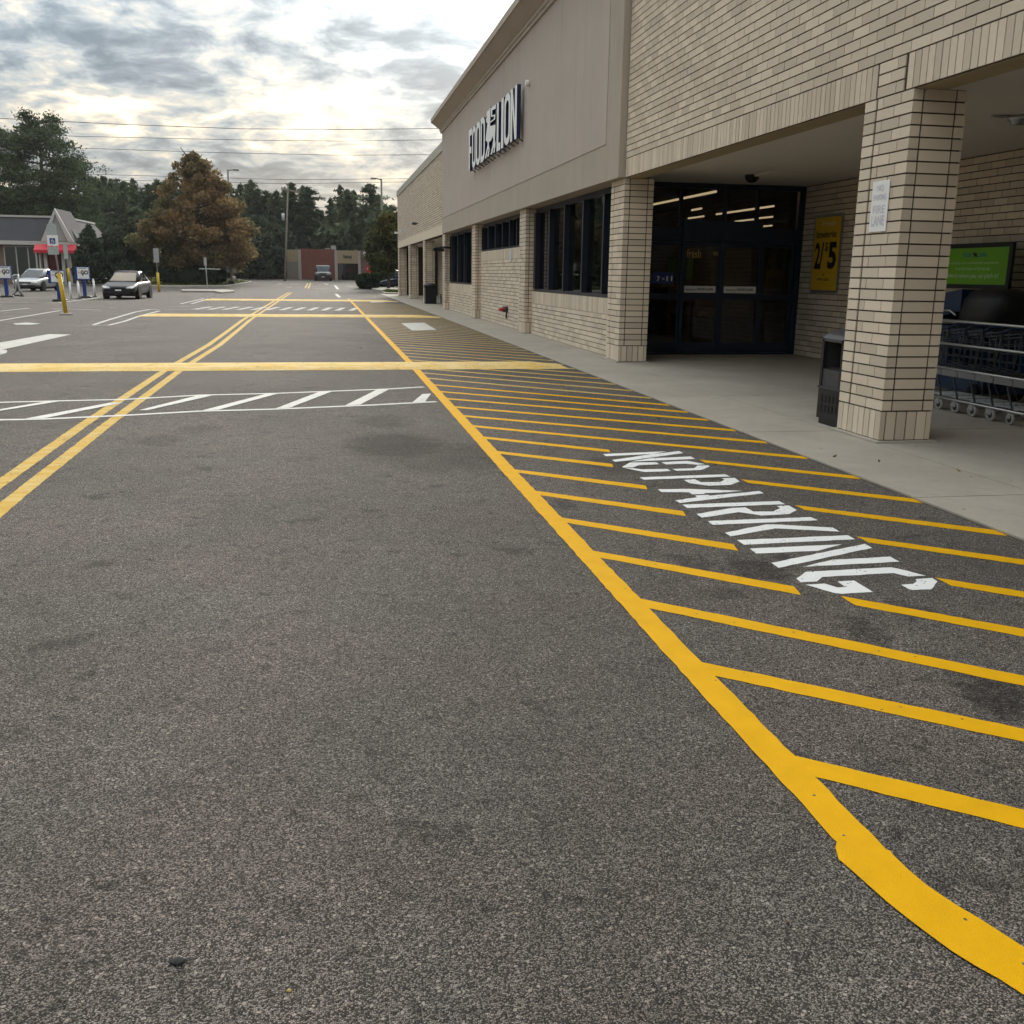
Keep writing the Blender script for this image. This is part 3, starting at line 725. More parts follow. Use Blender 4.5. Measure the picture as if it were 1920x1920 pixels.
# ------------------------------------------------------------------ realise the bricks: the largest in view singly, the rest joined
def unit_brick():
    bm = bmesh.new(); bmesh.ops.create_cube(bm, size=1.0); me = bpy.data.meshes.new('brick'); bm.to_mesh(me); bm.free(); me.materials.append(M_BRICK); return me
UB = unit_brick()
def area_px(c, s):
    u_, v_, dd = pj(c)
    if dd < .5 or not (-60 < u_ < 1980 and -60 < v_ < 1980): return 0
    k = F/dd
    vx = abs(c[0])/math.hypot(c[0], c[1]); vy = abs(c[1])/math.hypot(c[0], c[1])
    vis = max(s[1]*vx, .0)+s[0]*vy
    return vis*k*s[2]*k
def hidden(c, s, par):
    # faces that look away from the camera side
    if par.name.startswith('pillar'):
        y0 = wloc(par)
    return False
order = {}
for i, (c, s, par, nm) in enumerate(BR): order.setdefault(nm, []).append((area_px(c, s), i))
single = set()
for nm, lst in order.items():
    lst.sort(reverse=True)
    cand = []
    for a, i in lst:
        c, s, par, _ = BR[i]
        if par.name.startswith('pillar') and c[0] > XF+.45 and s[0] < .12: continue     # on the side turned away
        if par.name.startswith('pillar') and s[0] > .25 and c[1] > 8 and (c[1]-min(PYS, key=lambda q: abs(q-c[1]+.4))) > .5: continue
        cand.append(i)
    single.update(cand[:300 if nm == 'brick' else 200])
rest = MB()
for i, (c, s, par, nm) in enumerate(BR):
    if i in single:
        o = bpy.data.objects.new(nm, UB); COL.objects.link(o); o.parent = par
        jx = rng.uniform(-.0015, .0015)
        o.location = Vector((c[0]+jx, c[1], c[2]))-wloc(par); o.scale = s
    else:
        jx = rng.uniform(-.0015, .0015)
        rest.box((c[0]-s[0]/2+jx, c[1]-s[1]/2, c[2]-s[2]/2), (c[0]+s[0]/2+jx, c[1]+s[1]/2, c[2]+s[2]/2))
obj('small_bricks', rest, M_BRICK, store, kind='stuff')

# ------------------------------------------------------------------ lettering
def text_pts(s_, bold=0.0):
    cu = bpy.data.curves.new('txt', 'FONT'); cu.body = s_; cu.size = 1; cu.offset = bold; cu.resolution_u = 3
    ob = bpy.data.objects.new('txt', cu); COL.objects.link(ob)
    dg = bpy.context.evaluated_depsgraph_get(); me = ob.evaluated_get(dg).to_mesh()
    V = [tuple(v.co) for v in me.vertices]; Fc = [tuple(p_.vertices) for p_ in me.polygons]
    ob.evaluated_get(dg).to_mesh_clear(); bpy.data.objects.remove(ob); bpy.data.curves.remove(cu)
    return V, Fc
def text(name, s_, org, right, up, wdt, hgt, m_, parent, bold=0.0, out=None, thick=.0015):
    """flat print filling a box wdt x hgt whose lower left corner is org"""
    V, Fc = text_pts(s_, bold); a = np.array(V); mn = a.min(0); mxx = a.max(0); sp = np.maximum(mxx-mn, 1e-6)
    R = Vector(right).normalized(); U = Vector(up).normalized(); Nn = R.cross(U)
    b = MB(); b.add([Vector(org)+R*((v[0]-mn[0])/sp[0]*wdt)+U*((v[1]-mn[1])/sp[1]*hgt)+Nn*thick for v in V], Fc)
    return obj(name, b, m_, parent)
# wall sign: FOOD (lion) LION
XS = 4.86
SP = lambda x, y: PX(860+x/9.6, 140+y/9.6, XS)
sgn = thing('store_sign', (5.0, 30, 4.8), 'white channel letters with navy sides reading FOOD LION around a lion emblem', 'sign')
def letter(polys, name='sign_letter', holes=()):
    """extruded outline from (Y, z) points; holes as further rings"""
    cu = bpy.data.curves.new('l', 'CURVE'); cu.dimensions = '2D'; cu.fill_mode = 'BOTH'; cu.extrude = .05
    for P in polys:
        sp = cu.splines.new('POLY'); sp.points.add(len(P)-1); sp.use_cyclic_u = True
        for k, q in enumerate(P): sp.points[k].co = (-q[0], q[1], 0, 1)
    ob = bpy.data.objects.new('l', cu); COL.objects.link(ob)
    dg = bpy.context.evaluated_depsgraph_get(); me = ob.evaluated_get(dg).to_mesh()
    b = MB()
    b.v = [(XS+.05-v.co[2], -v.co[0], v.co[1]) for v in me.vertices]
    for p_ in me.polygons:
        b.f.append(tuple(p_.vertices)); b.mi.append(0 if abs(p_.normal.z) > .7 else 1); b.sm.append(False)
    ob.evaluated_get(dg).to_mesh_clear(); bpy.data.objects.remove(ob); bpy.data.curves.remove(cu)
    return obj(name, b, [M_WHITE, M_NBLUE], sgn)
zlo, zhi = 4.86, 6.13
def Yat(x): return SP(x, 1500-1.05*(x-180)).y
def ringp(y0, y1, z0, z1, rd):          # rounded rectangle, y0 > y1 (left to right)
    P = []; ry = abs(y1-y0)*rd; rz_ = (z1-z0)*.16
    for cx_, cz, a0 in ((y1+ry, z1-rz_, 0), (y0-ry, z1-rz_, 90), (y0-ry, z0+rz_, 180), (y1+ry, z0+rz_, 270)):
        for k in range(6):
            a = RAD(a0+90*k/5); P.append((cx_-ry*math.cos(a), cz+rz_*math.sin(a)))
    return P
def lO(x0, x1, st=.27):
    y0, y1 = Yat(x0), Yat(x1); w_ = (y0-y1)*st
    letter([ringp(y0, y1, zlo, zhi, .5), ringp(y0-w_, y1+w_, zlo+.17, zhi-.17, .5)])
y0, y1 = Yat(182), Yat(238); w_ = .26
letter([[(y0,zlo),(y0-w_,zlo),(y0-w_,zlo+.52),(y1+.12,zlo+.52),(y1+.12,zlo+.72),(y0-w_,zlo+.72),(y0-w_,zhi-.2),(y1,zhi-.2),(y1,zhi),(y0,zhi)]])
lO(242, 304); lO(312, 385)
y0, y1 = Yat(393), Yat(470); w_ = (y0-y1)*.27
def dring(y0, y1, z0, z1):
    P = [(y0, z1), (y0, z0)]
    ry = (y0-y1)*.55; rz_ = (z1-z0)*.2
    for k in range(6): a = RAD(-90+90*k/5); P.append((y1+ry-ry*math.cos(a), z0+rz_+rz_*math.sin(a)))
    for k in range(6): a = RAD(90*k/5); P.append((y1+ry-ry*math.cos(a), z1-rz_+rz_*math.sin(a)))
    return P
letter([dring(y0, y1, zlo, zhi), dring(y0-w_, y1+w_, zlo+.17, zhi-.17)])
def PP(*P): return [(SP(x, y).y, SP(x, y).z) for x, y in P]
letter([PP((560,580),(548,640),(512,655),(500,720),(515,760),(492,790),(495,850),(518,875),(508,960),(492,1100),(485,1185),(512,1205),(522,1250),(492,1400),(470,1510),(496,1503),(526,1340),(540,1345),(510,1482),(542,1470),(556,1340),(542,1262),(546,1212),(586,1180),(608,1100),(624,1170),(610,1270),(570,1445),(600,1425),(630,1312),(642,1320),(615,1412),(648,1392),(664,1250),(652,1170),(664,895),(575,928),(565,900),(572,600))], 'lion_emblem')
letter([PP((578,605),(672,525),(668,612),(604,640),(600,732),(662,712),(657,800),(568,868),(572,838),(636,792),(638,745),(582,762))], 'lion_emblem')
y0, y1 = Yat(684), Yat(752); w_ = .30
letter([[(y0,zlo),(y1,zlo),(y1,zlo+.2),(y0-w_,zlo+.2),(y0-w_,zhi),(y0,zhi)]])
y0, y1 = Yat(766), Yat(806); letter([[(y0,zlo),(y1,zlo),(y1,zhi),(y0,zhi)]])
lO(820, 925, .24)
y0, y1 = Yat(932), Yat(1046); w_ = .27
letter([[(y0,zlo),(y0-w_,zlo),(y0-w_,zlo+.80),(y1+w_,zlo),(y1,zlo),(y1,zhi),(y1+w_,zhi),(y1+w_,zhi-.80),(y0-w_,zhi),(y0,zhi)]])
for k in range(15):
    y = 34.2-k*.58; bb = MB(); bb.tube([(4.93, y, zlo+.02), (5.05, y, zlo-.05)], .015, 6); obj('mounting_stud', bb, M_DGREY, sgn)
bb = MB(); bb.tube([(4.95, 25.35, 6.05), (5.05, 25.35, 6.05)], .07, 10); obj('trademark_dot', bb, M_WHITE, sgn)

# door decals (parts of the doors)
def on_door(x0, y0, x1, y1, m_, nm, yo=-.045, par=dr):
    A, B = D(x0, y1, yo), D(x1, y0, yo); return part(nm, [((A.x, YD+yo, A.z), (B.x, YD+yo+.004, B.z))], m_, par)
on_door(652, 1082, 922, 1135, M_WHITE, 'welcome_strip', -.040); on_door(990, 1086, 1268, 1140, M_WHITE, 'welcome_strip', -.040)
def dtext(s_, x0, y0, x1, y1, m_, yo=-.042, bold=.01):
    A, B = D(x0, y1, yo), D(x1, y0, yo); text('door_print', s_, (A.x, YD+yo, A.z), (1,0,0), (0,0,1), B.x-A.x, B.z-A.z, m_, dr, bold)
M_FRESH = mat('yellow_ink', (.42,.30,.10), .6, var=.1)
dtext('welcome to', 665, 1100, 755, 1118, M_INK); dtext('FOOD LION', 765, 1098, 900, 1118, M_INK, bold=.03)
dtext('welcome to', 1010, 1104, 1100, 1122, M_INK); dtext('FOOD LION', 1108, 1102, 1240, 1122, M_INK, bold=.03)
on_door(378, 965, 562, 1062, M_BLUE, 'hours_decal', .045)
dtext('7', 418, 995, 445, 1038, M_WHITE, .043, .03); dtext('11', 500, 995, 552, 1038, M_WHITE, .043, .03); dtext('to', 462, 1008, 485, 1026, M_WHITE, .043)
dtext('fresh', 672, 765, 800, 838, M_FRESH, -.014, .01); dtext('easy', 900, 785, 945, 830, M_FRESH, -.014)
# ------------------------------------------------------------------ posters and small fittings
def panel_x(name, px, X, th, m_, label, cat, frame=None):
    """flat sheet on a wall facing -X, from four photograph corners TL TR BR BL"""
    q = [PX(x, y, X) for x, y in px]
    y0 = (q[0].y+q[3].y)/2; y1 = (q[1].y+q[2].y)/2; z1 = (q[0].z+q[1].z)/2; z0 = (q[2].z+q[3].z)/2
    t_ = thing(name, (X, (y0+y1)/2, z0), label, cat)
    part('panel', [((X, y1, z0), (X+th, y0, z1))], m_, t_)
    if frame: part('frame', [((X+.004, y1-.045, z0-.05), (X+th+.001, y0+.045, z1+.05))], frame, t_)
    def wr(s_, u0_, v0_, u1_, v1_, mm, bold=.01):      # fractions from the lower left
        text('print', s_, (X-.001, y0+(y1-y0)*u0_, z0+(z1-z0)*v0_), (0,-1,0), (0,0,1), (y0-y1)*(u1_-u0_), (z1-z0)*(v1_-v0_), mm, t_, bold)
    return t_, wr
Z3 = lambda x, y: (1490+x/4.8, 320+y/4.8)
po, wr = panel_x('price_poster', [Z3(185,432), Z3(420,402), Z3(372,1082), Z3(150,1070)], XB-.03, .02, M_PYEL, 'yellow poster reading Strawberries 2/$5 on the brick wall beside the doors', 'poster', M_STEEL)
wr('Strawberries', .08, .72, .86, .82, M_INK, .02); wr('2/', .07, .29, .42, .66, M_INK, .03); wr('$', .46, .52, .58, .66, M_INK, .02); wr('5', .60, .29, .92, .66, M_INK, .04); wr('lb', .44, .20, .52, .23, M_INK); wr('WITH CARD', .24, .13, .70, .165, M_INK, .02); wr('Fresh', .30, .88, .80, .95, mat('cream_ink', (.75,.62,.35), .6), .02)
ZA = lambda x, y: (1540+x/5.0526, 100+y/5.0526)
po, wr = panel_x('fire_lane_plate', [ZA(485,1215), ZA(650,1200), ZA(605,1685), ZA(455,1692)], XF-.012, .006, M_WHITE, 'faded white no parking fire lane plate screwed to the nearest brick pillar', 'sign')
wr('NO', .3, .80, .7, .92, M_INKF); wr('PARKING', .12, .62, .88, .74, M_INKF); wr('FIRE', .15, .36, .85, .52, M_INKF); wr('LANE', .12, .12, .88, .32, M_INKF, .02)
Z5 = lambda x, y: (1720+x/9.6, 440+y/9.6)
XG = 9.1
q = [PX(*Z5(x, y), XG) for x, y in ((1640,215),(1590,905))]
gy1 = (q[0].y+q[1].y)/2; gy0 = gy1+1.75; gz1, gz0 = q[0].z, q[1].z
gs = thing('community_sign', (XG, (gy0+gy1)/2, .02), 'bright green recycling message board in black frame behind the shopping carts', 'sign')
part('panel', [((XG, gy1, gz0), (XG+.012, gy0, gz1))], M_PGRN, gs)
for nm, bx_ in (('frame', ((XG+.002, gy1-.07, gz1), (XG+.05, gy0+.07, gz1+.06))), ('frame', ((XG+.002, gy1-.07, gz0-.06), (XG+.05, gy0+.07, gz0))), ('post', ((XG+.004, gy1-.07, .02), (XG+.05, gy1-.002, gz1))), ('post', ((XG+.004, gy0+.002, .02), (XG+.05, gy0+.07, gz1)))): part(nm, [bx_], M_BLACK, gs)
def gw(s_, x0, y0, x1, y1, m_, bold=0.01):
    A = PX(*Z5(x0, y1), XG); B = PX(*Z5(x1, y0), XG); text('print', s_, (XG-.001, A.y, A.z), (0,-1,0), (0,0,1), A.y-B.y, B.z-A.z, m_, gs, bold)
gw('FOOD', 825, 325, 985, 410, M_INKB, .03); gw('LION', 1100, 318, 1250, 405, M_INKB, .03)
lm = [(1005,410),(1030,385),(1000,345),(1010,320),(1045,325),(1060,345),(1085,320),(1085,350),(1070,365),(1085,410),(1065,410),(1050,385),(1030,412)]
bb = MB(); bb.add([Vector((XG-.002, PX(*Z5(x, y), XG).y, PX(*Z5(x, y), XG).z)) for x, y in lm], [tuple(range(len(lm)))]); obj('lion_print', bb, M_INK, gs)
gw('A healthy and sustainable community', 560, 475, 1480, 545, M_INKG, 0); gw('is at the heart of all we do.', 695, 572, 1320, 640, M_INKG, 0); gw("Here's where you can pitch in!", 545, 690, 1465, 800, M_INKG, .01)
# dome camera and fittings under the canopy
c = G(*Z6(1237, 128), CEIL)
bb = MB(); bb.lathe([(.001,-.14),(.07,-.125),(.115,-.075),(.13,-.01),(.13,0)], 16, c); tag(obj('dome_camera', bb, M_BLACK), 'black dome security camera under the canopy ceiling', 'camera')
for k, (x, y, s_) in enumerate(((1395,118,.30),(1440,108,.24))):
    pass
c = G(*Z6(1390, 118), CEIL); bb = MB(); bb.box((c.x-.22, c.y-.55, CEIL-.035), (c.x+.22, c.y+.55, CEIL)); tag(obj('ceiling_light', bb, M_CEIL), 'flat unlit light box on the canopy ceiling beside the dome camera', 'light')
c = G(1912, 217, CEIL); bb = MB(); bb.lathe([(.02,-.10),(.09,-.09),(.09,-.05),(.12,-.045),(.12,0)], 14, c); bb.tube([c+Vector((-.35,0,-.03)), c], .018, 6); tag(obj('sprinkler_fitting', bb, M_STEEL), 'small round metal fitting on canopy ceiling near the right edge', 'fitting')
c = PY(1527, 349, 19.2); bb = MB(); bb.tube([c+Vector((0,.1,.06)), c+Vector((0,-.05,.03))], .035, 8); bb.box(c+Vector((-.05,-.16,-.03)), c+Vector((.05,-.02,.05))); tag(obj('wall_camera', bb, M_WHITE), 'small white wall camera in the corner above the doors', 'camera')
# flood lights on far block, fire connection, small notices
for k, (x, y) in enumerate(((783,420),(757,433),(748,437))):
    c = PX(x, y, XF); bb = MB(); bb.box((c.x-.30, c.y-.12, c.z-.05), (c.x-.10, c.y+.12, c.z+.08)); bb.tube([(c.x-.14, c.y, c.z), (c.x, c.y, c.z+.05)], .03, 6)
    tag(obj('flood_light', bb, M_WHITE if k else M_DGREY), ['dark flood light on far brick wall nearest the stucco', 'white flood light in middle of far brick wall', 'white flood light at far corner of brick wall'][k], 'light')
c = PX(951, 580, XF+.18)
fd = thing('fire_department_connection', (XF+.1, c.y, c.z), 'red capped fire hose connection on brick wall below high window', 'valve')
bb = MB(); bb.tube([(XF+.20, c.y, c.z), (XF+.04, c.y, c.z)], .09, 10); obj('flange', bb, M_DGREY, fd)
for dy in (-.08, .08):
    bb = MB(); bb.tube([(XF+.10, c.y+dy*.4, c.z), (XF+.0, c.y+dy, c.z), (XF-.05, c.y+dy*1.2, c.z-.02)], .045, 10); obj('cap', bb, M_REDP, fd)
bb = MB(); bb.tube([(XF+.12, c.y-.2, c.z), (XF+.10, c.y-.28, c.z-.25)], .025, 6); obj('chain', bb, M_BLACK, fd)
c = PX(958, 476, XF+.18); bb = MB(); bb.box((XF+.168, c.y-.14, c.z-.2), (XF+.18, c.y+.14, c.z+.14)); tag(obj('wall_notice', bb, M_INKF), 'small pale blue notice below the high window', 'notice')
c = PX(820, 470, XF+.2); bb = MB()
bb.tube([(XF+.5, 44.0, c.z), (XF-.1, 44.0, c.z+.05), (XF-.3, 44.0, c.z)], .04, 6); bb.box((XF-.5, 43.85, c.z-.13), (XF-.05, 44.09, c.z+.0)); tag(obj('bracket_lamp', bb, M_BLACK), 'black bracket lamp on pillar where stucco ends', 'lamp')
# ------------------------------------------------------------------ litter bin beside the nearest pillar
bx0, by0 = 5.215, 9.50; hT = PY(1565, 619, 9.6).z
bn_ = thing('litter_bin', (bx0+.26, by0+.25, .02), 'tall narrow black litter bin with arched top beside the nearest pillar', 'litter bin')
W_, L_ = .50, .46
part('base', [((bx0+.02, by0+.02, .02), (bx0+W_-.02, by0+L_-.02, .08))], M_BLACK, bn_)
part('lower_body', [((bx0, by0, .081), (bx0+W_, by0+L_, .40))], M_BLACK, bn_)
part('ledge', [((bx0-.01, by0-.01, .401), (bx0+W_+.01, by0+L_+.01, .425))], M_DGREY, bn_)
for i in range(2):
    for j in range(5):
        part('vent_slot', [((bx0+.05+j*.085, by0-.006, .15+i*.11), (bx0+.105+j*.085, by0+.002, .225+i*.11))], M_INK, bn_)
        part('vent_slot', [((bx0-.006, by0+.04+j*.08, .15+i*.11), (bx0+.002, by0+.09+j*.08, .225+i*.11))], M_INK, bn_)
for (x, y) in ((bx0, by0), (bx0+W_-.045, by0), (bx0, by0+L_-.045), (bx0+W_-.045, by0+L_-.045)): part('corner_post', [((x, y, .426), (x+.045, y+.045, hT-.10))], M_BLACK, bn_)
part('front_panel', [((bx0+.047, by0+.012, .426), (bx0+W_-.047, by0+.03, hT-.42))], M_DGREY, bn_)
part('side_panel', [((bx0+.012, by0+.047, .426), (bx0+.03, by0+L_-.047, hT-.42))], M_DGREY, bn_)
part('liner', [((bx0+.05, by0+.05, .43), (bx0+W_-.05, by0+L_-.05, hT-.40))], M_BLACK, bn_)
part('label_plate', [((bx0+.047, by0-.004, hT-.50), (bx0+W_-.047, by0+.010, hT-.41))], M_WHITE, bn_)
part('ash_rail', [((bx0+.10, by0+.02, hT-.30), (bx0+W_-.10, by0+.06, hT-.285))], M_STEEL, bn_)
b = MB(); n = 12; prof = [(bx0+W_*k/n, hT-.10+.10*math.sin(math.pi*k/n)**.7) for k in range(n+1)] + [(bx0+W_, hT-.13), (bx0+W_-.04, hT-.13)] + [(bx0+W_-.04-(W_-.08)*k/n, hT-.13+.10*math.sin(math.pi*k/n)**.7) for k in range(n+1)][1:] + [(bx0, hT-.13)]
b.prism([(x, by0, z) for x, z in prof], (0, L_, 0)); o = obj('arched_hood', b, mat('bin_hood_grey', (.055,.055,.06), .35, var=.1), bn_); flip_fix(o)
part('hood_back', [((bx0+.05, by0+L_-.02, hT-.42), (bx0+W_-.05, by0+L_-.005, hT-.08))], M_DGREY, bn_)
# ------------------------------------------------------------------ shopping carts nested behind a guard rail
XC = 7.30                                 # near wheels
def make_cart(label):
    t = thing('shopping_cart', (0,0,0), label, 'shopping cart', 'nested shopping carts behind the rails')
    W = .56; r_ = .007
    def tb(nm, segs, rad, m_, par=t):
        b = MB()
        for s_ in segs: b.tube(s_, rad, 6)
        return obj(nm, b, m_, par, world=False)
    # cart faces +y; x from 0 (near the lot) to W
    f0, f1, h0, h1 = .42, -.46, .42, .98
    M_DW = mat('dark_cart_wire', (.07,.075,.085), .45, metal=.4, var=.1)
    bk = tb('basket_rim', [[(0,f1,h1),(0.03,f0,h1-.10),(W-.03,f0,h1-.10),(W,f1,h1),(0,f1,h1)]], .010, M_DW)
    for sx_ in (0, W):
        k = 0.03 if sx_ == 0 else -.03
        sg = []
        for i in range(9):
            y = f1+(f0-f1)*i/8; sg.append([(sx_+k*(i/8), y, h1-.10*i/8), (sx_+k*1.4, f1+.07+(f0-.02-f1-.07)*i/8, h0+.12*(i/8))])
        for i in range(1, 5):
            u_ = i/5; sg.append([(sx_+k*u_*1.2, f1+.07*u_, h1+(h0-h1)*u_), (sx_+k*1.1, f0-.02*u_, h1-.10+(h0+.12-h1+.10)*u_)])
        tb('basket_side', sg, .0045, M_DW)
    sg = [[(.04+(W-.08)*i/7, f1+.07, h0), (.04+(W-.08)*i/7, f0-.02, h0+.12)] for i in range(8)]
    tb('basket_floor', sg, .0045, M_DW)
    sg = [[(.03+(W-.06)*i/7, f0, h1-.10), (.04+(W-.08)*i/7, f0-.02, h0+.12)] for i in range(8)]
    tb('basket_front', sg, .0045, M_DW)
    tb('corner_bar', [[(-.008, f1+.0, h1), (-.008, f1+.09, h0+.05)]], .008, M_DGREY); tb('corner_bar', [[(W+.008, f1+.0, h1), (W+.008, f1+.09, h0+.05)]], .010, M_STEEL)
    b = MB(); b.box((-.012, f1+.06, h0-.005), (-.004, f1+.37, h0+.085)); obj('side_plate', b, mat('cart_plate_grey', (.22,.22,.22), .5), t, world=False)
    b = MB(); b.box((.02, f1+.01, h0+.14), (W-.02, f1+.022, h0+.44)); obj('child_seat_flap', b, M_CBLUE, t, world=False)
    tb('handle', [[(0,f1-.01,h1),(-.0,f1-.12,h1+.04),(W,f1-.12,h1+.04),(W,f1-.01,h1)]], .016, M_CBLUE)
    tb('frame_leg', [[(.01,f1+.10,h0+.10),(.02,f1+.16,h0-.04),(.0,f1+.02,.17),(0,f1,.15),(.02,f0-.06,.15)]], .012, M_DGREY)
    tb('frame_leg', [[(W-.01,f1+.10,h0+.10),(W-.02,f1+.16,h0-.04),(W,f1+.02,.17),(W,f1,.15),(W-.02,f0-.06,.15)]], .012, M_DGREY)
    tb('lower_tray', [[(.01,f1+.02,.17),(W-.01,f1+.02,.17)],[(.02,f1+.35,.16),(W-.02,f1+.35,.16)],[(.02,f0-.1,.16),(W-.02,f0-.1,.16)]]+[[(.08+.08*i,f1+.02,.17),(.08+.08*i,f0-.1,.16)] for i in range(6)], .005, M_CHROME)
    for (x, y) in ((0,f1+.03),(W,f1+.03),(.05,f0-.10),(W-.05,f0-.10)):
        b = MB(); b.lathe([(.045,-.016),(.064,-.012),(.066,0),(.064,.012),(.045,.016)], 14, (x,y,.066), axis='x'); wl = obj('wheel', b, M_WHEEL, t, world=False)
        b = MB(); b.lathe([(.006,-.018),(.040,-.0175),(.042,.0175),(.006,.018)], 10, (x,y,.066), axis='x'); obj('hub', b, M_DGREY, wl, world=False)
        b = MB(); b.box((x-.024,y-.02,.07),(x-.019,y+.025,.145)); b.box((x+.019,y-.02,.07),(x+.024,y+.025,.145)); b.box((x-.024,y-.02,.14),(x+.024,y+.03,.15)); obj('fork', b, M_STEEL, wl, world=False)
    return t
cart0 = make_cart('x')
names_c = ['nested shopping cart at the right edge of the photograph', 'second nested shopping cart from the right edge', 'third nested shopping cart from the right edge', 'fourth nested shopping cart from the right edge', 'fifth nested shopping cart from the right edge', 'leftmost nested shopping cart, half hidden by the brick pillar']
for k in range(6):
    c_ = cart0 if k == 0 else copy_tree(cart0)
    c_.location = (XC, 11.32-.325*k, .019)
    c_['label'] = {0: names_c[5], 1: names_c[4], 2: names_c[3], 3: names_c[2], 4: names_c[1], 5: names_c[0]}.get(k, 'nested shopping cart past the right edge')
    if k in (0,): pass
rl = thing('cart_guard_rail', (7.2, 10, .02), 'four silver horizontal guard rails in front of the nested carts', 'rail')
XR = 7.17
for (x0, y0, x1, y1, rd) in ((1766,602,1920,611,.016),(1761,643,1920,661,.015),(1756,688,1920,712,.015),(1750,744,1920,775,.015)):
    A = PX(x0, y0, XR); B = PX(x1, y1, XR); zm = (A.z+B.z)/2
    bb = MB(); bb.tube([(XR, 12.6, zm+.005), (XR, 7.0, zm-.005)], rd, 8); obj('rail', bb, M_STEEL, rl)
for y in (12.6, 7.0):
    bb = MB(); bb.tube([(XR+.02, y, .02), (XR+.02, y, 1.06)], .03, 8); obj('post', bb, M_STEEL, rl)
# motorised cart behind
mc = thing('motorised_cart', (8.55, 11.0, .02), 'dark blue and black motorised cart behind the nested carts below the green board', 'cart')
def ell(c, rx, ry, rz_, n=14, m=8, pw=1.0):
    rings = []
    for i in range(m+1):
        a = -math.pi/2+math.pi*i/m; rings.append([(c[0]+rx*max(.02, math.cos(a))*math.cos(2*math.pi*k/n), c[1]+ry*max(.02, math.cos(a))*math.sin(2*math.pi*k/n), c[2]+rz_*math.sin(a)) for k in range(n)])
    return rings
cy = PX(*Z5(1150, 1150), 8.5).y; cz_ = PX(*Z5(1200, 960), 8.5).z
rings = []
for i in range(9):
    a = -math.pi/2+math.pi*i/8; k_ = max(.05, abs(math.cos(a))**.45)
    rings.append([(8.55+.30*k_*math.copysign(abs(math.cos(q))**.6, math.cos(q)), cy-.22+.46*k_*math.copysign(abs(math.sin(q))**.6, math.sin(q)) - .1*math.sin(a), cz_-.30+.30*math.copysign(abs(math.sin(a))**.7, math.sin(a))) for q in [2*math.pi*j/20 for j in range(20)]])
b = MB(); b.loft(rings); obj('seat_back', b, M_BLACK, mc)
b = MB(); b.loft([[(8.28, cy+1.1, z0_), (8.85, cy+1.1, z0_), (8.85, cy+.1, z0_+d_), (8.28, cy+.1, z0_+d_)] for z0_, d_ in ((cz_-.5, .2), (cz_-.16, .14))], sm=False); obj('hood', b, M_CBLUE, mc)
part('body', [((8.25, cy-.6, .12), (8.9, cy+1.0, cz_-.5))], M_CBLUE, mc)
b = MB(); b.tube([(8.24, cy+1.0, cz_-.32), (8.24, cy+.25, cz_-.30), (8.24, cy+.12, cz_-.36)], .014, 6); obj('basket_rail', b, M_CHROME, mc)
for y in (cy-.45, cy+.75):
    for x in (8.24, 8.85):
        b = MB(); b.lathe([(.05,-.04),(.11,-.035),(.11,.035),(.05,.04)], 14, (x, y, .13), axis='x'); obj('wheel', b, M_RUB, mc)
# ------------------------------------------------------------------ far trash can and bench under the far walk
A = G(796, 570.5); B = G(814, 570.5); hh = PY(804, 532, A.y).z
t = thing('trash_can', (A.x+.35, A.y+.35, .02), 'large black square trash can beside a far brick pillar', 'trash can')
part('bin', [((A.x+.05, A.y+.03, .02), (A.x+.62, A.y+.62, hh-.22))], M_BLACK, t); part('rim', [((A.x+.02, A.y, hh-.22), (A.x+.66, A.y+.66, hh-.14))], M_BLACK, t)
b = MB(); b.lathe([(.36,hh-.14),(.34,hh-.05),(.22,hh),(.02,hh+.01)], 12, (A.x+.34, A.y+.33, 0)); obj('lid', b, M_BLACK, t)
t = thing('slatted_bench', (6.4, 53.6, .02), 'dark slatted bench behind the black trash can', 'bench')
for k in range(4): part('seat_slat', [((6.15+.12*k, 52.6, .44), (6.25+.12*k, 54.4, .47))], M_WOOD, t)
for k in range(3): part('back_slat', [((6.66, 52.6, .55+.14*k), (6.69, 54.4, .65+.14*k))], M_WOOD, t)
for y in (52.7, 54.25): part('leg', [((6.15, y, .02), (6.2, y+.05, .44)), ((6.6, y, .02), (6.655, y+.05, .95))], M_BLACK, t)

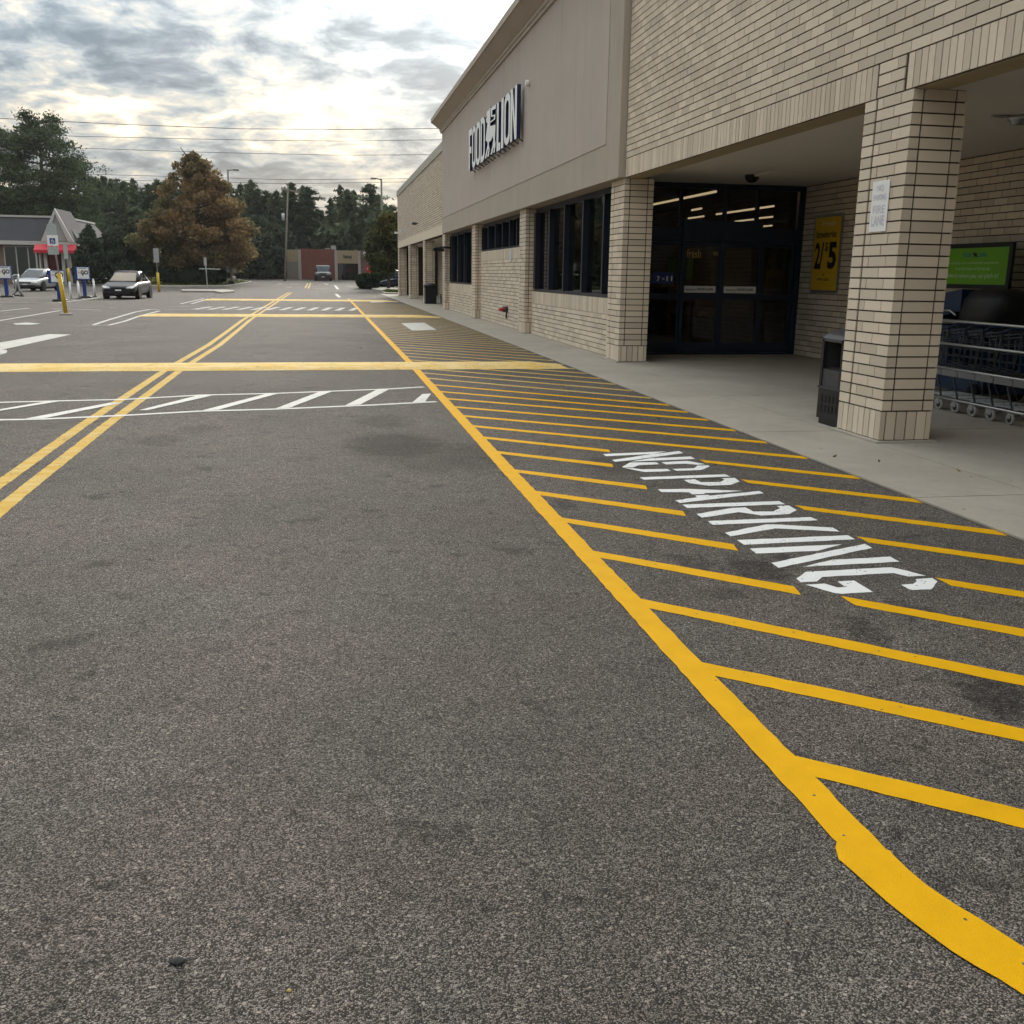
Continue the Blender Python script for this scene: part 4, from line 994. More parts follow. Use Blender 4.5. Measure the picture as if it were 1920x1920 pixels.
# ================================================================== the lot on the left: signs and bollards
def post_sign(name, base, top_z, label, cat='sign'):
    return thing(name, base, label, cat)
def gb(x, y): q = GT(x, y); q.z = T(q.y); return q
def to_go(x, y, label):
    b0 = gb(x, y); t = thing('pickup_sign', b0, label, 'sign', 'blue order pickup signs')
    k = b0.y/F; hx = .34; zt_ = 52.5*k*1.0; zp = zt_-22*k
    def lp(nm, boxes, m_):
        b = MB()
        for q in boxes: b.box(*q)
        return obj(nm, b, m_, t, world=False)
    b = MB(); b.lathe([(.34,0),(.34,.06),(.30,.10),(.12,.12)], 16); obj('base', b, M_BLACK, t, world=False)
    lp('post', [((-.09,-.05,.12),(.09,.05,zp))], M_BLUE)
    lp('box', [((-.42,-.10,zp),(.30,.12,zt_))], M_BLUE)
    lp('face_panel', [((-.28,-.112,zp+.05),(.29,-.101,zt_-.04))], M_WHITE)
    w_ = wloc(t)
    text('print', 'TO', w_+Vector((-.25,-.114,zp+.32)), (1,0,0), (0,0,1), .12, .09, M_REDP, t, .02)
    text('print', 'GO', w_+Vector((-.11,-.114,zp+.27)), (1,0,0), (0,0,1), .38, .22, M_INK, t, .05)
    b = MB(); b.add([(-.055,-.1135,zp+.27),(.035,-.1135,zp+.27),(-.01,-.1135,zp+.18)], [(0,1,2)]); obj('pin_mark', b, M_INK, t, world=False)
    lp('header_print', [((-.2,-.1145,zt_-.10),(.2,-.1125,zt_-.075))], M_INK)
    lp('footer_print', [((-.2,-.1145,zp+.09),(.22,-.1125,zp+.115))], M_INKF)
    return t
to_go(13.8, 557.5, 'blue TO GO pickup sign at the left edge, in front of silver sedan')
to_go(112.5, 565, 'blue TO GO pickup sign partly hidden by leaning yellow accessible parking post')
to_go(160, 558.5, 'blue TO GO pickup sign nearest the black sedan')
# leaning accessible parking sign
b0 = gb(124, 590.5); k = b0.y/F
t = thing('accessible_parking_sign', b0, 'leaning yellow bollard carrying a blue accessible parking sign', 'sign')
def up_(dx, dz): return (dx*k, 0, dz*k)
b = MB(); b.tube([up_(0,0), up_(-5.6,68)], .07, 12); b.lathe([(.07,0),(.05,.04),(.01,.06)], 12, up_(-5.6,68)); obj('bollard_sleeve', b, M_POSTY, t, world=False)
b = MB(); b.tube([up_(-5.4,62), up_(-11.5,152)], .03, 8); obj('post', b, M_STEEL, t, world=False)
def sgp(nm, x0, z0, x1, z1, m_, yy=-.06): b = MB(); b.box((x0*k, yy-.004, z0*k), (x1*k, yy, z1*k)); return obj(nm, b, m_, t, world=False)
M_PALEG = mat('pale_green_sign', (.40,.45,.43), .5, var=.15)
b = MB(); P = [(-19,0,120),(-19,0,145),(-17,0,150),(-12,0,153.5),(-6,0,152),(-3,0,148),(-2.5,0,120)]
b.prism([(x*k, -.06, z*k) for x, y, z in P], (0,-.004,0)); obj('reserved_panel', b, M_PALEG, t, world=False)
sgp('accessible_panel', -19, 115.5, -1.5, 133, M_WHITE, -.067); sgp('blue_symbol_panel', -15, 119, -6, 128, M_BLUE, -.074)
sgp('lower_panel', -19.5, 101, -2, 114, M_PALEG, -.06)
# wheelchair symbol
b = MB(); cx_, cz2 = -10.5, 122.5
b.tube([((cx_+2.2*math.cos(a))*k, -.08, (cz2+2.2*math.sin(a))*k) for a in [RAD(q) for q in range(110, 400, 24)]], .4*k, 4); b.tube([((cx_-.3)*k,-.08,(cz2+4)*k), ((cx_-.2)*k,-.08,(cz2+1)*k), ((cx_+1.8)*k,-.08,(cz2+.9)*k), ((cx_+2.8)*k,-.08,(cz2-1.6)*k)], .45*k, 4); obj('wheelchair_symbol', b, M_WHITE, t, world=False)
b = MB(); b.lathe([(.22,0),(.20,.05),(.14,.06)], 14); obj('footing', b, M_KERB, t, world=False)
# second sign behind it
b0 = gb(134, 560); k = b0.y/F
t = thing('parking_sign', b0, 'small pale sign on thin white and yellow post behind the leaning bollard', 'sign')
b = MB(); b.tube([up_(0,0), up_(-1,29)], .05, 8); obj('white_sleeve', b, M_WHITE, t, world=False)
b = MB(); b.tube([up_(-1,29), up_(-2,51)], .055, 8); obj('yellow_sleeve', b, M_POSTY, t, world=False)
b = MB(); b.tube([up_(-2,51), up_(-3,90)], .025, 8); obj('post', b, M_STEEL, t, world=False)
b = MB(); b.box((-6*k,-.05,66*k), (1*k,-.045,90*k)); obj('plate', b, M_PALEG, t, world=False)
for (x, y, h_, lb) in ((149.5,561,31,'short white bollard left of the black sedan, second from the right'),(178.5,557,31,'short white bollard just left of the black sedan')):
    b0 = gb(x, y); k = b0.y/F
    t = thing('delineator_post', b0, lb, 'bollard', 'white bollards'); b = MB(); b.tube([up_(0,1), up_(-1,h_-3)], .055, 10); obj('tube', b, M_WHITE, t, world=False)
    b = MB(); b.tube([up_(-1,h_-3), up_(-1.1,h_)], [.055,.03], 10); obj('cap', b, M_WHITE, t, world=False); b = MB(); b.lathe([(.2,0),(.19,.03),(.06,.05)], 12); obj('foot', b, M_BLACK, t, world=False)
b0 = gb(34, 556); k = b0.y/F
t = thing('bent_rack', b0, 'bent silver tube cart rack in front of the silver sedan', 'rack')
b = MB(); b.tube([up_(-9,2), up_(-3,8), up_(-2,22), up_(-7,33), up_(-3,35)], .045, 8); obj('rear_tube', b, M_STEEL, t, world=False)
b = MB(); b.tube([up_(8,0), up_(3,10), up_(1.5,24), up_(3,36), up_(-3,35)], .06, 8); obj('front_tube', b, M_STEEL, t, world=False)
b = MB(); b.tube([up_(-9,2), (0,.2,2*k), up_(8,0)], .04, 8); obj('foot_tube', b, M_BLACK, t, world=False)
b0 = gb(298.5, 547.5); k = b0.y/F
t = thing('lane_sign', b0, 'narrow grey metal sign on yellow sleeved post right of the black sedan', 'sign')
b = MB(); b.tube([up_(0,0), up_(-.8,33)], .09, 10); obj('yellow_sleeve', b, M_POSTY, t, world=False)
b = MB(); b.tube([up_(-.8,33), up_(-1.3,70)], .03, 8); obj('post', b, M_STEEL, t, world=False)
b = MB(); b.box((-5.5*k,-.05,50*k), (3.5*k,-.04,74*k)); obj('plate', b, M_STEEL, t, world=False)
b0 = gb(389.5, 546); k = b0.y/F
t = thing('street_name_sign', b0, 'grey post with edge-on sign and long thin street blade on a concrete island', 'sign')
b = MB(); b.tube([up_(0,0), up_(-1.2,57)], .035, 8); obj('post', b, M_STEEL, t, world=False)
b = MB(); b.box((-3*k,-.38,44*k),(.0*k,-.05+.38,58*k)); obj('edge_on_plate', b, M_STEEL, t, world=False)
b = MB(); b.box((-12*k,-.09,37.4*k),(24*k,-.08,39.2*k)); obj('street_blade', b, M_PALEG, t, world=False)
# kerbed islands
def island(name, px, h_=.13, inner=None, m_=None):
    P = [gb(*q) for q in px]; P = [Vector((q.x, q.y, q.z)) for q in P]
    b = MB(); b.prism([q+Vector((0,0,-.05)) for q in P], (0,0,h_+.05)); o = obj(name, b, m_ or M_KERB); flip_fix(o); return tag(o, kind='structure')
    return o
isl = island('kerbed_island', [(60,534.5),(180,535.5),(272,537.5),(313,539.5),(423,539),(447,535),(474,530.5),(452,526.5),(380,524),(300,522),(60,522)])
def lawn(name, px, h_=.145, n=2600, seed=1, hg=.09):
    P = [gb(*q) for q in px]; b = MB(); zc = sum(q.z for q in P)/len(P)
    b.add([(q.x, q.y, q.z+h_) for q in P], [tuple(range(len(P)))]); o = obj(name, b, M_TURF); flip_fix(o); tag(o, kind='structure')
    if o.data.polygons[0].normal.z < 0: o.data.flip_normals()
    R_ = np.random.RandomState(seed); xs3 = [q.x for q in P]; ys3 = [q.y for q in P]; g_ = MB(); c = 0
    def inside(x, y):
        r_ = False
        for i in range(len(P)):
            a, d_ = P[i], P[i-1]
            if (a.y > y) != (d_.y > y) and x < (d_.x-a.x)*(y-a.y)/(d_.y-a.y)+a.x: r_ = not r_
        return r_
    while c < n:
        x, y = R_.uniform(min(xs3), max(xs3)), R_.uniform(min(ys3), max(ys3)); c += 1
        if not inside(x, y): continue
        a = R_.uniform(0, 6.28); s_ = R_.uniform(.05,.14); hh_ = hg*R_.uniform(.6,1.5); z = T(y)+h_
        g_.add([(x-s_*math.cos(a), y-s_*math.sin(a), z), (x+s_*math.cos(a), y+s_*math.sin(a), z), (x+R_.uniform(-.05,.05), y+R_.uniform(-.05,.05), z+hh_)], [(0,1,2)])
    return tag(obj('grass', g_, M_GRASS), 'short green grass growing on a kerbed island', 'grass', kind='stuff')
lawn('turf', [(70,533.5),(270,536.3),(315,538.2),(420,537.8),(443,534),(466,530.6),(448,527.5),(380,525),(300,523),(70,523)], n=5200)
island('concrete_island', [(340,545.5),(420,545.5),(438,547),(439,549),(415,551),(402,548.5),(342,548)], .12)
# low hedge and pedestal sign on the island
def leaf_mesh(name, C, size, seed, m_, asp=.45):
    """leaf clumps: one kite shaped quad around every centre"""
    R_ = np.random.RandomState(seed); C = np.asarray(C); n = len(C)
    d1 = R_.normal(size=(n,3)); d1 /= np.linalg.norm(d1, axis=1)[:,None]
    d2 = R_.normal(size=(n,3)); d2 -= (d2*d1).sum(1)[:,None]*d1; d2 /= np.linalg.norm(d2, axis=1)[:,None]
    s_ = (size*R_.uniform(.6,1.4,size=n))[:,None] if np.isscalar(size) else (np.asarray(size)*R_.uniform(.6,1.4,size=n))[:,None]
    V = np.stack([C-d1*s_, C+d2*s_*asp, C+d1*s_, C-d2*s_*asp], 1).reshape(-1,3)
    me = bpy.data.meshes.new(name); me.vertices.add(4*n); me.vertices.foreach_set('co', V.ravel())
    me.loops.add(4*n); me.loops.foreach_set('vertex_index', np.arange(4*n)); me.polygons.add(n)
    me.polygons.foreach_set('loop_start', np.arange(0,4*n,4)); me.polygons.foreach_set('loop_total', np.full(n,4)); me.update(); me.validate(); me.materials.append(m_)
    return me
def hedge(name, c, dims, label, seed, n=1500, m_=M_HEDGE, rnd=4):
    t = thing(name, c, label, 'hedge'); R_ = np.random.RandomState(seed); dx, dy, dz_ = dims
    q = R_.normal(size=(n,3)); q /= (np.abs(q)**rnd).sum(1)[:,None]**(1/rnd)
    q *= (1-.12*R_.rand(n))[:,None]; q = q*np.array([dx/2,dy/2,dz_/2])+np.array([0,0,dz_/2]); q[:,2] = np.maximum(q[:,2], .03)
    o = bpy.data.objects.new('foliage', leaf_mesh('foliage', q, .14, seed, m_, .7)); COL.objects.link(o); o.parent = t
    rings = []
    for i in range(7):
        a = -math.pi/2+math.pi*i/6; k_ = math.copysign(abs(math.cos(a))**.5, 1); rings.append([(dx*.46*max(.05,k_)*math.copysign(abs(math.cos(2*math.pi*j/16))**.6, math.cos(2*math.pi*j/16)), dy*.46*max(.05,k_)*math.copysign(abs(math.sin(2*math.pi*j/16))**.6, math.sin(2*math.pi*j/16)), dz_*.5+dz_*.47*math.copysign(abs(math.sin(a))**.6, math.sin(a))) for j in range(16)])
    b = MB(); b.loft(rings); obj('inner_mass', b, M_EVER, t, world=False); return t
c = PY(362, 536, 97); hedge('clipped_hedge', (c.x, 97, T(97)+.13), (5.9, 1.6, 1.55), 'long dark clipped hedge on the island under the autumn tree', 3, 2600)
c = PY(692, 535, 93); hedge('round_hedge', (c.x-.1, 93, T(93)+.1), (2.0, 1.8, 1.15), 'rounded dark green bush in front of the stop sign', 4, 1100)
c = PY(708, 530, 97); hedge('round_hedge', (c.x, 97, T(97)+.1), (3.2, 2.0, 1.25), 'wide dark bush behind the rounded bush near the stop sign', 5, 1300)
Yp = 99; c = PY(434, 527, Yp); z0 = T(Yp)+.1; k = Yp/F
t = thing('pedestal_sign', (c.x, Yp, z0), 'white sign board on a pale post with stone base at the island tip', 'sign')
def lb(nm, x0, y0, z0_, x1, y1, z1, m_): b = MB(); b.box((x0*k,y0,z0_*k),(x1*k,y1,z1*k)); return obj(nm, b, m_, t, world=False)
lb('stone_base', -5,-.3,0, 5,.3,6, M_DGREY); lb('post', -2,-.1,6, 2.4,.1,36, M_PAD); lb('board', -8,-.15,20, -2.2,-.1,30.5, M_WHITE); lb('board', 2.6,-.15,20, 9.5,-.1,30.5, M_WHITE)
for px, nm in (([(683,532),(690,538),(700,544.5),(716,547),(746,548),(746,538),(712,535)],'kerbed_island'), ([(715,549.5),(722,552),(746,552.5),(746,546.5),(722,546)],'kerbed_island')): island(nm, px, .12)
lawn('turf', [(718,549.3),(724,551.2),(745,551.6),(745,547.2),(724,546.8)], .13, 900, 3)

# ================================================================== cars
def make_paintcar(name, c_, metal=.3, rough=.25, coat=.6):
    m_, t = matx(name); b = t.t.nodes.new('ShaderNodeBsdfPrincipled')
    nz = t.noise(t.n('NewGeometry', 0), 3, 3); t.put(b.inputs['Base Color'], t.vm('SCALE', c_, t.m('ADD', .9, t.m('MULTIPLY', nz, .2))))
    b.inputs['Metallic'].default_value = metal; b.inputs['Roughness'].default_value = rough; b.inputs['Coat Weight'].default_value = coat; b.inputs['Coat Roughness'].default_value = .06
    o_ = t.t.nodes.new('ShaderNodeOutputMaterial'); t.put(o_.inputs[0], b.outputs[0]); return m_
M_HEADL = mat('headlamp_lens', (.55,.57,.58), .12, var=.05, spec=.8)
def make_car(name, loc, rz, paint, label, L=4.6, W=1.78, H=1.45, belt=.92, hood=.86, kind='sedan'):
    t = thing(name, loc, label, 'car' if kind == 'sedan' else 'suv', None, rz)
    hw = W/2; hl = L/2
    def ob(nm, b, m_, par=t): o = obj(nm, b, m_, par, world=False); flip_fix(o); return o
    # lower body: rings along y
    if kind == 'sedan': st = [(-hl,.80,.42,.74),(-hl+.10,.92,.30,.88),(-hl+.5,.98,.24,.99*belt+.06),(-.9,1,.20,belt),(0,1,.20,belt),(.85,1,.20,belt-.01),(1.35,.985,.21,hood+.01),(hl-.6,.965,.23,hood-.05),(hl-.22,.93,.25,hood-.13),(hl-.06,.87,.31,hood-.21),(hl,.76,.40,hood-.30)]
    else: st = [(-hl,.86,.45,1.0),(-hl+.1,.95,.35,1.08),(-.9,1,.28,belt),(0,1,.28,belt),(.9,1,.28,belt),(1.3,.99,.28,hood+.02),(hl-.4,.96,.30,hood-.03),(hl-.08,.90,.34,hood-.10),(hl,.84,.42,hood-.2)]
    b = MB(); rings = []
    for (y, wf, zb, zt_) in st:
        w_ = hw*wf; ym = (zb+zt_)/2
        rings.append([(-w_*.86,y,zb),(-w_*.97,y,zb+.10),(-w_,y,zb+(zt_-zb)*.42),(-w_*.985,y,zb+(zt_-zb)*.72),(-w_*.93,y,zt_-.035),(-w_*.80,y,zt_),(0,y,zt_+.025),(w_*.80,y,zt_),(w_*.93,y,zt_-.035),(w_*.985,y,zb+(zt_-zb)*.72),(w_,y,zb+(zt_-zb)*.42),(w_*.97,y,zb+.10),(w_*.86,y,zb)])
    b.loft(rings); bo = ob('body', b, paint); md = bo.modifiers.new('round', 'SUBSURF'); md.levels = md.render_levels = 2
    # cabin
    if kind == 'sedan': by0, by1, ty0, ty1, tw = -1.95, 1.22, -.95, .12, .55
    else: by0, by1, ty0, ty1, tw = -hl+.12, 1.02, -hl+.35, .35, .66
    bw_ = hw*.90; z0, z1 = belt-.03, H
    bot = [(-bw_*.94,by0,z0),(bw_*.94,by0,z0),(bw_,by0+.5,z0),(bw_,by1-.55,z0),(bw_*.92,by1,z0),(-bw_*.92,by1,z0),(-bw_,by1-.55,z0),(-bw_,by0+.5,z0)]
    twd = hw*tw/.9*1.15
    top = [(-twd*.94,ty0,z1-.05),(twd*.94,ty0,z1-.05),(twd,ty0+.25,z1-.02),(twd,ty1-.25,z1-.015),(twd*.93,ty1,z1-.06),(-twd*.93,ty1,z1-.06),(-twd,ty1-.25,z1-.015),(-twd,ty0+.25,z1-.02)]
    b = MB(); rfs = [[(x*k1, (y-(ty0+ty1)/2)*k2+(ty0+ty1)/2, z1+dz_) for x, y, z in top] for k1, k2, dz_ in ((.92,.95,-.005),(.72,.78,.018),(.35,.4,.028))]
    b.loft([bot, top]+rfs); ob('cabin', b, paint)
    def pane(nm, a, c, d_, e, s_=.9, off=.008):
        P = [Vector(q) for q in (a, c, d_, e)]; ce = sum(P, Vector())/4; n_ = (P[1]-P[0]).cross(P[3]-P[0]).normalized()
        if n_.dot(ce-Vector((0,(by0+by1)/2,z0))) < 0: n_ = -n_
        b = MB(); b.prism([ce+(q-ce)*s_+n_*off for q in P], n_*.004); ob(nm, b, M_CGLASS)
    pane('windscreen', bot[5], bot[4], top[4], top[5], .90); pane('rear_window', bot[0], bot[1], top[1], top[0], .86)
    for s_ in ((2,3),(7,6)):
        a, c = Vector(bot[s_[0]]), Vector(bot[s_[1]]); d_, e = Vector(top[s_[1]]), Vector(top[s_[0]])
        pane('side_window', a, a.lerp(c,.48), e.lerp(d_,.48), e, .88); pane('side_window', a.lerp(c,.52), c, d_, e.lerp(d_,.52), .88)
    rw = .31 if kind == 'sedan' else .36
    for sx_ in (-1, 1):
        for y in (-hl+.95, hl-.88):
            x = sx_*(hw-.11)
            b = MB(); b.lathe([(rw*.62,-.10),(rw*.95,-.105),(rw,-.07),(rw,.07),(rw*.95,.105),(rw*.62,.10)], 20, (x,y,rw), axis='x'); wl = ob('wheel', b, M_RUB)
            b = MB(); b.lathe([(.02,-.095),(rw*.60,-.10),(rw*.63,-.05),(rw*.63,.05),(rw*.60,.10),(.02,.095)], 12, (x+sx_*.012,y,rw), axis='x'); ob('rim', b, M_ALLOY, wl)
            b = MB(); b.lathe([(rw*1.16,-.02),(rw*1.18,.0),(rw*1.16,.02)], 20, (sx_*(hw-.005),y,rw+.02), axis='x'); ob('wheel_arch', b, M_BLACK)
        y_ = hl-.16
        b = MB(); b.prism([(sx_*hw*.44,hl-.03,hood-.305),(sx_*hw*.80,hl-.055,hood-.30),(sx_*hw*.93,hl-.20,hood-.20),(sx_*hw*.90,hl-.26,hood-.155),(sx_*hw*.50,hl-.06,hood-.225)], (0,.045,0)); ob('headlight', b, M_HEADL)
        b = MB(); b.loft(ell((sx_*(hw+.07), .70, belt+.08), .09, .05, .065, 8, 5)); ob('mirror', b, paint)
        b = MB(); b.box((sx_*hw*.55-.16,-hl-.01,.62),(sx_*hw*.55+.16,-hl+.10,.78)); ob('tail_light', b, M_REDP)
    b = MB(); b.box((-hw*.42,hl-.09,hood-.35),(hw*.42,hl+.012,hood-.255)); ob('grille', b, M_BLACK)
    b = MB(); b.box((-hw*.66,hl-.12,.27),(hw*.66,hl+.008,.42)); ob('lower_intake', b, M_BLACK)
    b = MB(); b.box((-.15,hl+.0,.43),(.15,hl+.016,.50)); ob('number_plate', b, M_WHITE)
    b = MB(); b.box((-hw*.8,-hl+.35,.16),(hw*.8,hl-.35,.24)); ob('underbody', b, M_BLACK)
    return t
P_SIL = make_paintcar('silver_car_paint', (.42,.43,.43), .5, .3); P_BLK = make_paintcar('black_car_paint', (.008,.009,.011), 0., .38, .25); P_BLU = make_paintcar('blue_car_paint', (.012,.025,.075)); P_GRY = make_paintcar('dark_grey_car_paint', (.035,.04,.045))
a = gb(226, 561.5); make_car('sedan', (a.x, a.y+2.3, 0), RAD(180-2), P_BLK, 'black sedan driving towards the camera past the pickup signs', H=1.42)
a = gb(48, 546.5); make_car('sedan', (a.x+.2, a.y+2.3, 0), RAD(180-5), P_SIL, 'silver sedan parked in front of the building with red awning')
a = PY(745, 538, 96); make_car('sedan', (a.x+.75, 96, T(96)), RAD(90), P_BLU, 'dark blue sedan behind the end pillars of the store')
a = PY(735, 525, 112); make_car('sedan', (a.x, 112, T(112)), RAD(90), P_BLU, 'navy car farther back, seen above the blue sedan hood')
a = PY(606, 523, 122); make_car('pickup_suv', (a.x, 122+2.4, T(122)), RAD(180), P_GRY, 'grey sport utility vehicle parked before the red brick shop wall', 4.9, 1.95, 1.80, 1.15, 1.08, 'suv')

# ================================================================== buildings behind
M_RBRICK = mat('red_brown_brick', (.17,.062,.048), .9, var=.18, vscale=2.5); M_TAN = mat('tan_render', (.30,.24,.15), .9, var=.1); M_GREYP = mat('grey_shop_panel', (.20,.18,.15), .9, var=.12); M_PINKP = mat('pale_pilaster', (.36,.31,.28), .9, var=.1); M_MAUVE = mat('mauve_brick', (.16,.10,.095), .9, var=.15)
YB = 129; zg = T(YB)
E8y = lambda x, y, off=0: PY(520+x/8, 450+y/8, YB+off)
mall = thing('shop_row', (E8y(700,575).x, YB+4, zg), 'low row of red brick and tan shops across the street', 'building')
def seg(nm, x0, x1, y0, y1, m_, off=0., dep=8., par=mall):
    A, B = E8y(x0, y1), E8y(x1, y0); return part(nm, [((A.x, YB+off, max(zg-.02, A.z) if y1 < 560 else zg-.02), (B.x, YB+off+dep, B.z))], m_, par)
seg('tan_wall', 150, 322, 148, 600, M_GREYP, .02); seg('tan_band', 150, 322, 146, 330, M_TAN, -.02, .03); seg('pilaster', 322, 352, 145, 600, M_PINKP, -.15, .5)
seg('brick_wall', 353, 865, 140, 600, M_RBRICK, .0); seg('pilaster', 866, 898, 155, 600, M_PINKP, -.15, .5)
seg('shop_fascia', 899, 1215, 160, 350, M_TAN, -.1, 8.2); sh = seg('shop_front', 899, 1215, 350, 600, M_DGREY, .1, 7)
for x in (905, 1000, 1100, 1205): seg('mullion', x-5, x+5, 352, 600, M_BLACK, .02, .07, sh)
for x0, x1 in ((910,995),(1005,1095),(1105,1200)): seg('pane', x0, x1, 356, 598, M_GLASS, .05, .01, sh)
seg('pilaster', 1216, 1246, 165, 600, M_PINKP, -.15, .5); seg('mauve_wall', 1247, 2000, 168, 600, M_MAUVE, 0)
seg('mauve_fascia', 1247, 2000, 172, 270, M_MAUVE, -.25, .26)
A, B = E8y(990, 278), E8y(1112, 222); text('shop_lettering', 'National', (A.x, YB-.11, A.z), (1,0,0), (0,0,1), B.x-A.x, B.z-A.z, M_INK, mall, .03)
A, B = E8y(1285, 240), E8y(1420, 180); text('shop_script', 'Cleaners', (A.x, YB-.26, A.z), (1,0,0), (0,0,1), B.x-A.x, B.z-A.z, M_WHITE, mall, .02)
A, B = E8y(808, 142), E8y(880, 78); part('roof_unit', [((A.x, YB+2, A.z-.1), (B.x, YB+3.5, B.z))], M_STEEL, mall); A, B = E8y(715, 142), E8y(790, 118); part('roof_duct', [((A.x, YB+2, A.z-.1), (B.x, YB+2.6, B.z))], M_STEEL, mall)
# bank-like building with gable and red awning
YK = 95.0; zk = T(YK)
Q1 = lambda x, y, off=0: PY(x/6, 380+y/6, YK+off)
M_SHING = mat('slate_shingle', (.062,.060,.068), .9, var=.25, vscale=5, bump=.01, bscale=9); M_TRIM = mat('white_trim', (.52,.50,.47), .7, var=.06); M_KBR = mat('brown_brick_far', (.20,.145,.11), .9, var=.15); M_GABLE = mat('grey_gable_siding', (.33,.33,.31), .8, var=.08)
xR = Q1(850, 480).x; xL = -66.; ze = Q1(300, 445).z; zr = Q1(300, 158).z
bank = thing('corner_branch', ((xL+xR)/2, YK+7, zk), 'one storey building with slate mansard roof, white gable and red awning', 'building')
part('wall', [((xL, YK, zk-.02), (xR, YK+14, ze))], M_KBR, bank)
part('eave_trim', [((xL-.3, YK-.55, ze-.22), (xR+.5, YK+14.4, ze+.10))], M_TRIM, bank)
b = MB(); b.loft([[(xL-.2,YK-.5,ze+.10),(xR+.45,YK-.5,ze+.10),(xR+.45,YK+14.3,ze+.10),(xL-.2,YK+14.3,ze+.10)], [(xL+1.2,YK+1.1,zr),(xR-1.0,YK+1.1,zr),(xR-1.0,YK+13,zr),(xL+1.2,YK+13,zr)]], sm=False); o = obj('mansard_roof', b, M_SHING, bank); flip_fix(o)
part('roof_cap', [((xL+1.1, YK+1.0, zr), (xR-.9, YK+13.1, zr+.16))], M_TRIM, bank)
gl, gr, gp = Q1(520, 440).x, Q1(845, 455).x+.1, Q1(655, 75)
b = MB(); b.prism([(gl+.3, YK-1.2, ze+.101), (gr-.3, YK-1.2, ze+.101), ((gl+gr)/2, YK-1.2, gp.z-.5)], (0, .3, 0)); obj('gable_face', b, M_GABLE, bank)
for s_ in (gl, gr):
    b = MB(); mx_ = (gl+gr)/2; sg_ = 1 if s_ > mx_ else -1
    b.prism([(s_+sg_*.1, YK-1.35, ze+.06), (s_-sg_*.35, YK-1.35, ze+.06), (mx_, YK-1.35, gp.z-.45), (mx_, YK-1.35, gp.z)], (0,.25,0)); o = obj('barge_board', b, M_TRIM, bank); flip_fix(o)
    b = MB(); b.prism([(s_+sg_*.12, YK-1.1, ze+.11), (mx_, YK-1.1, gp.z+.02), (mx_, YK-1.1, gp.z-.25), (s_-sg_*.2, YK-1.1, ze+.11)], (0,5.5,0)); o = obj('gable_roof', b, M_SHING, bank); flip_fix(o)
part('porch_beam', [((gl, YK-1.3, ze-.25), (gr+.4, YK-.56, ze+.05))], M_TRIM, bank)
a0, a1 = Q1(410, 480).x, Q1(905, 480).x; az1, az0 = Q1(600, 488).z, Q1(600, 560).z
b = MB(); b.prism([(a0+.3, YK-1.40, az1+.12), (a0+.3, YK-2.3, az0+.16), (a0+.3, YK-2.3, az0-.08), (a0+.3, YK-1.40, az0-.08)], (a1-a0-.3, 0, 0)); o = obj('awning', b, M_RED, bank); flip_fix(o)
for x in (465, 485, 555, 750, 815): A = Q1(x, 560); part('porch_column', [((A.x-.13, YK-1.5, zk), (A.x+.13, YK-1.25, ze-.2))], M_TRIM, bank)
A, B = Q1(75, 860), Q1(440, 490); wf_ = part('window', [((A.x, YK-.06, zk+.5), (B.x, YK-.01, B.z))], M_TRIM, bank)
n_ = 3
for i in range(n_): part('pane', [((A.x+.08+(B.x-A.x)*i/n_, YK-.075, zk+.58), (A.x-.02+(B.x-A.x)*(i+1)/n_, YK-.061, B.z-.08))], mat('dark_far_glass', (.02,.028,.026), .15, spec=.6), wf_)
A, B = Q1(555, 860), Q1(672, 560); part('red_door_panel', [((A.x, YK-.05, zk), (B.x, YK-.005, B.z))], mat('dark_red_door', (.16,.02,.025), .6), bank)
A, B = Q1(500, 860), Q1(545, 560); part('dark_door', [((A.x, YK-.05, zk), (B.x, YK-.005, B.z))], M_BLACK, bank)
A, B = Q1(690, 860), Q1(740, 560); part('dark_door', [((A.x, YK-.05, zk), (B.x, YK-.005, B.z))], M_BLACK, bank)
b = MB(); q0, q1 = gb(93, 531.5), gb(182, 531); b.box((-66, min(q0.y,q1.y)-.1, .0), (q1.x, max(q0.y,q1.y)+.1, T(92)+.13)); tag(obj('kerb', b, M_KERB), kind='structure')
# ================================================================== street furniture in the distance
def lamp(x, ytop, Y, arm_px, label):
    A = PY(x, ytop, Y); z0 = T(Y); t = thing('street_lamp', (A.x, Y, z0), label, 'street lamp'); h_ = A.z-z0
    b = MB(); b.tube([(0,0,0),(0,0,h_)], [.13,.09], 10); obj('pole', b, M_LAMP, t, world=False)
    e = PY(x+arm_px, ytop, Y).x-A.x; b = MB(); b.tube([(0,0,h_-.1),(e*.55,0,h_+.02)], .06, 6); obj('arm', b, M_LAMP, t, world=False)
    b = MB(); b.box((e*.5,-.18,h_-.09),(e,.18,h_+.05)); obj('lamp_head', b, M_LAMP, t, world=False)
    b = MB(); b.lathe([(.28,0),(.28,.5),(.2,.6)], 12); obj('footing', b, M_KERB, t, world=False)
lamp(715, 335, 101, -20, 'tall lamp pole near the store end, arm pointing left')
lamp(427, 318, 113, 21, 'tall lamp pole behind the autumn tree, arm pointing right')
Yu = 118; A = PY(540, 346, Yu); B = PY(534, 521, Yu)
up1 = thing('utility_pole', (B.x, Yu, T(Yu)), 'leaning wooden utility pole with crossarm in front of the pines', 'utility pole')
b = MB(); b.tube([(B.x, Yu, T(Yu)), A], [.13,.085], 10); obj('pole', b, mat('grey_pole_wood', (.24,.21,.175), .9, var=.2), up1)
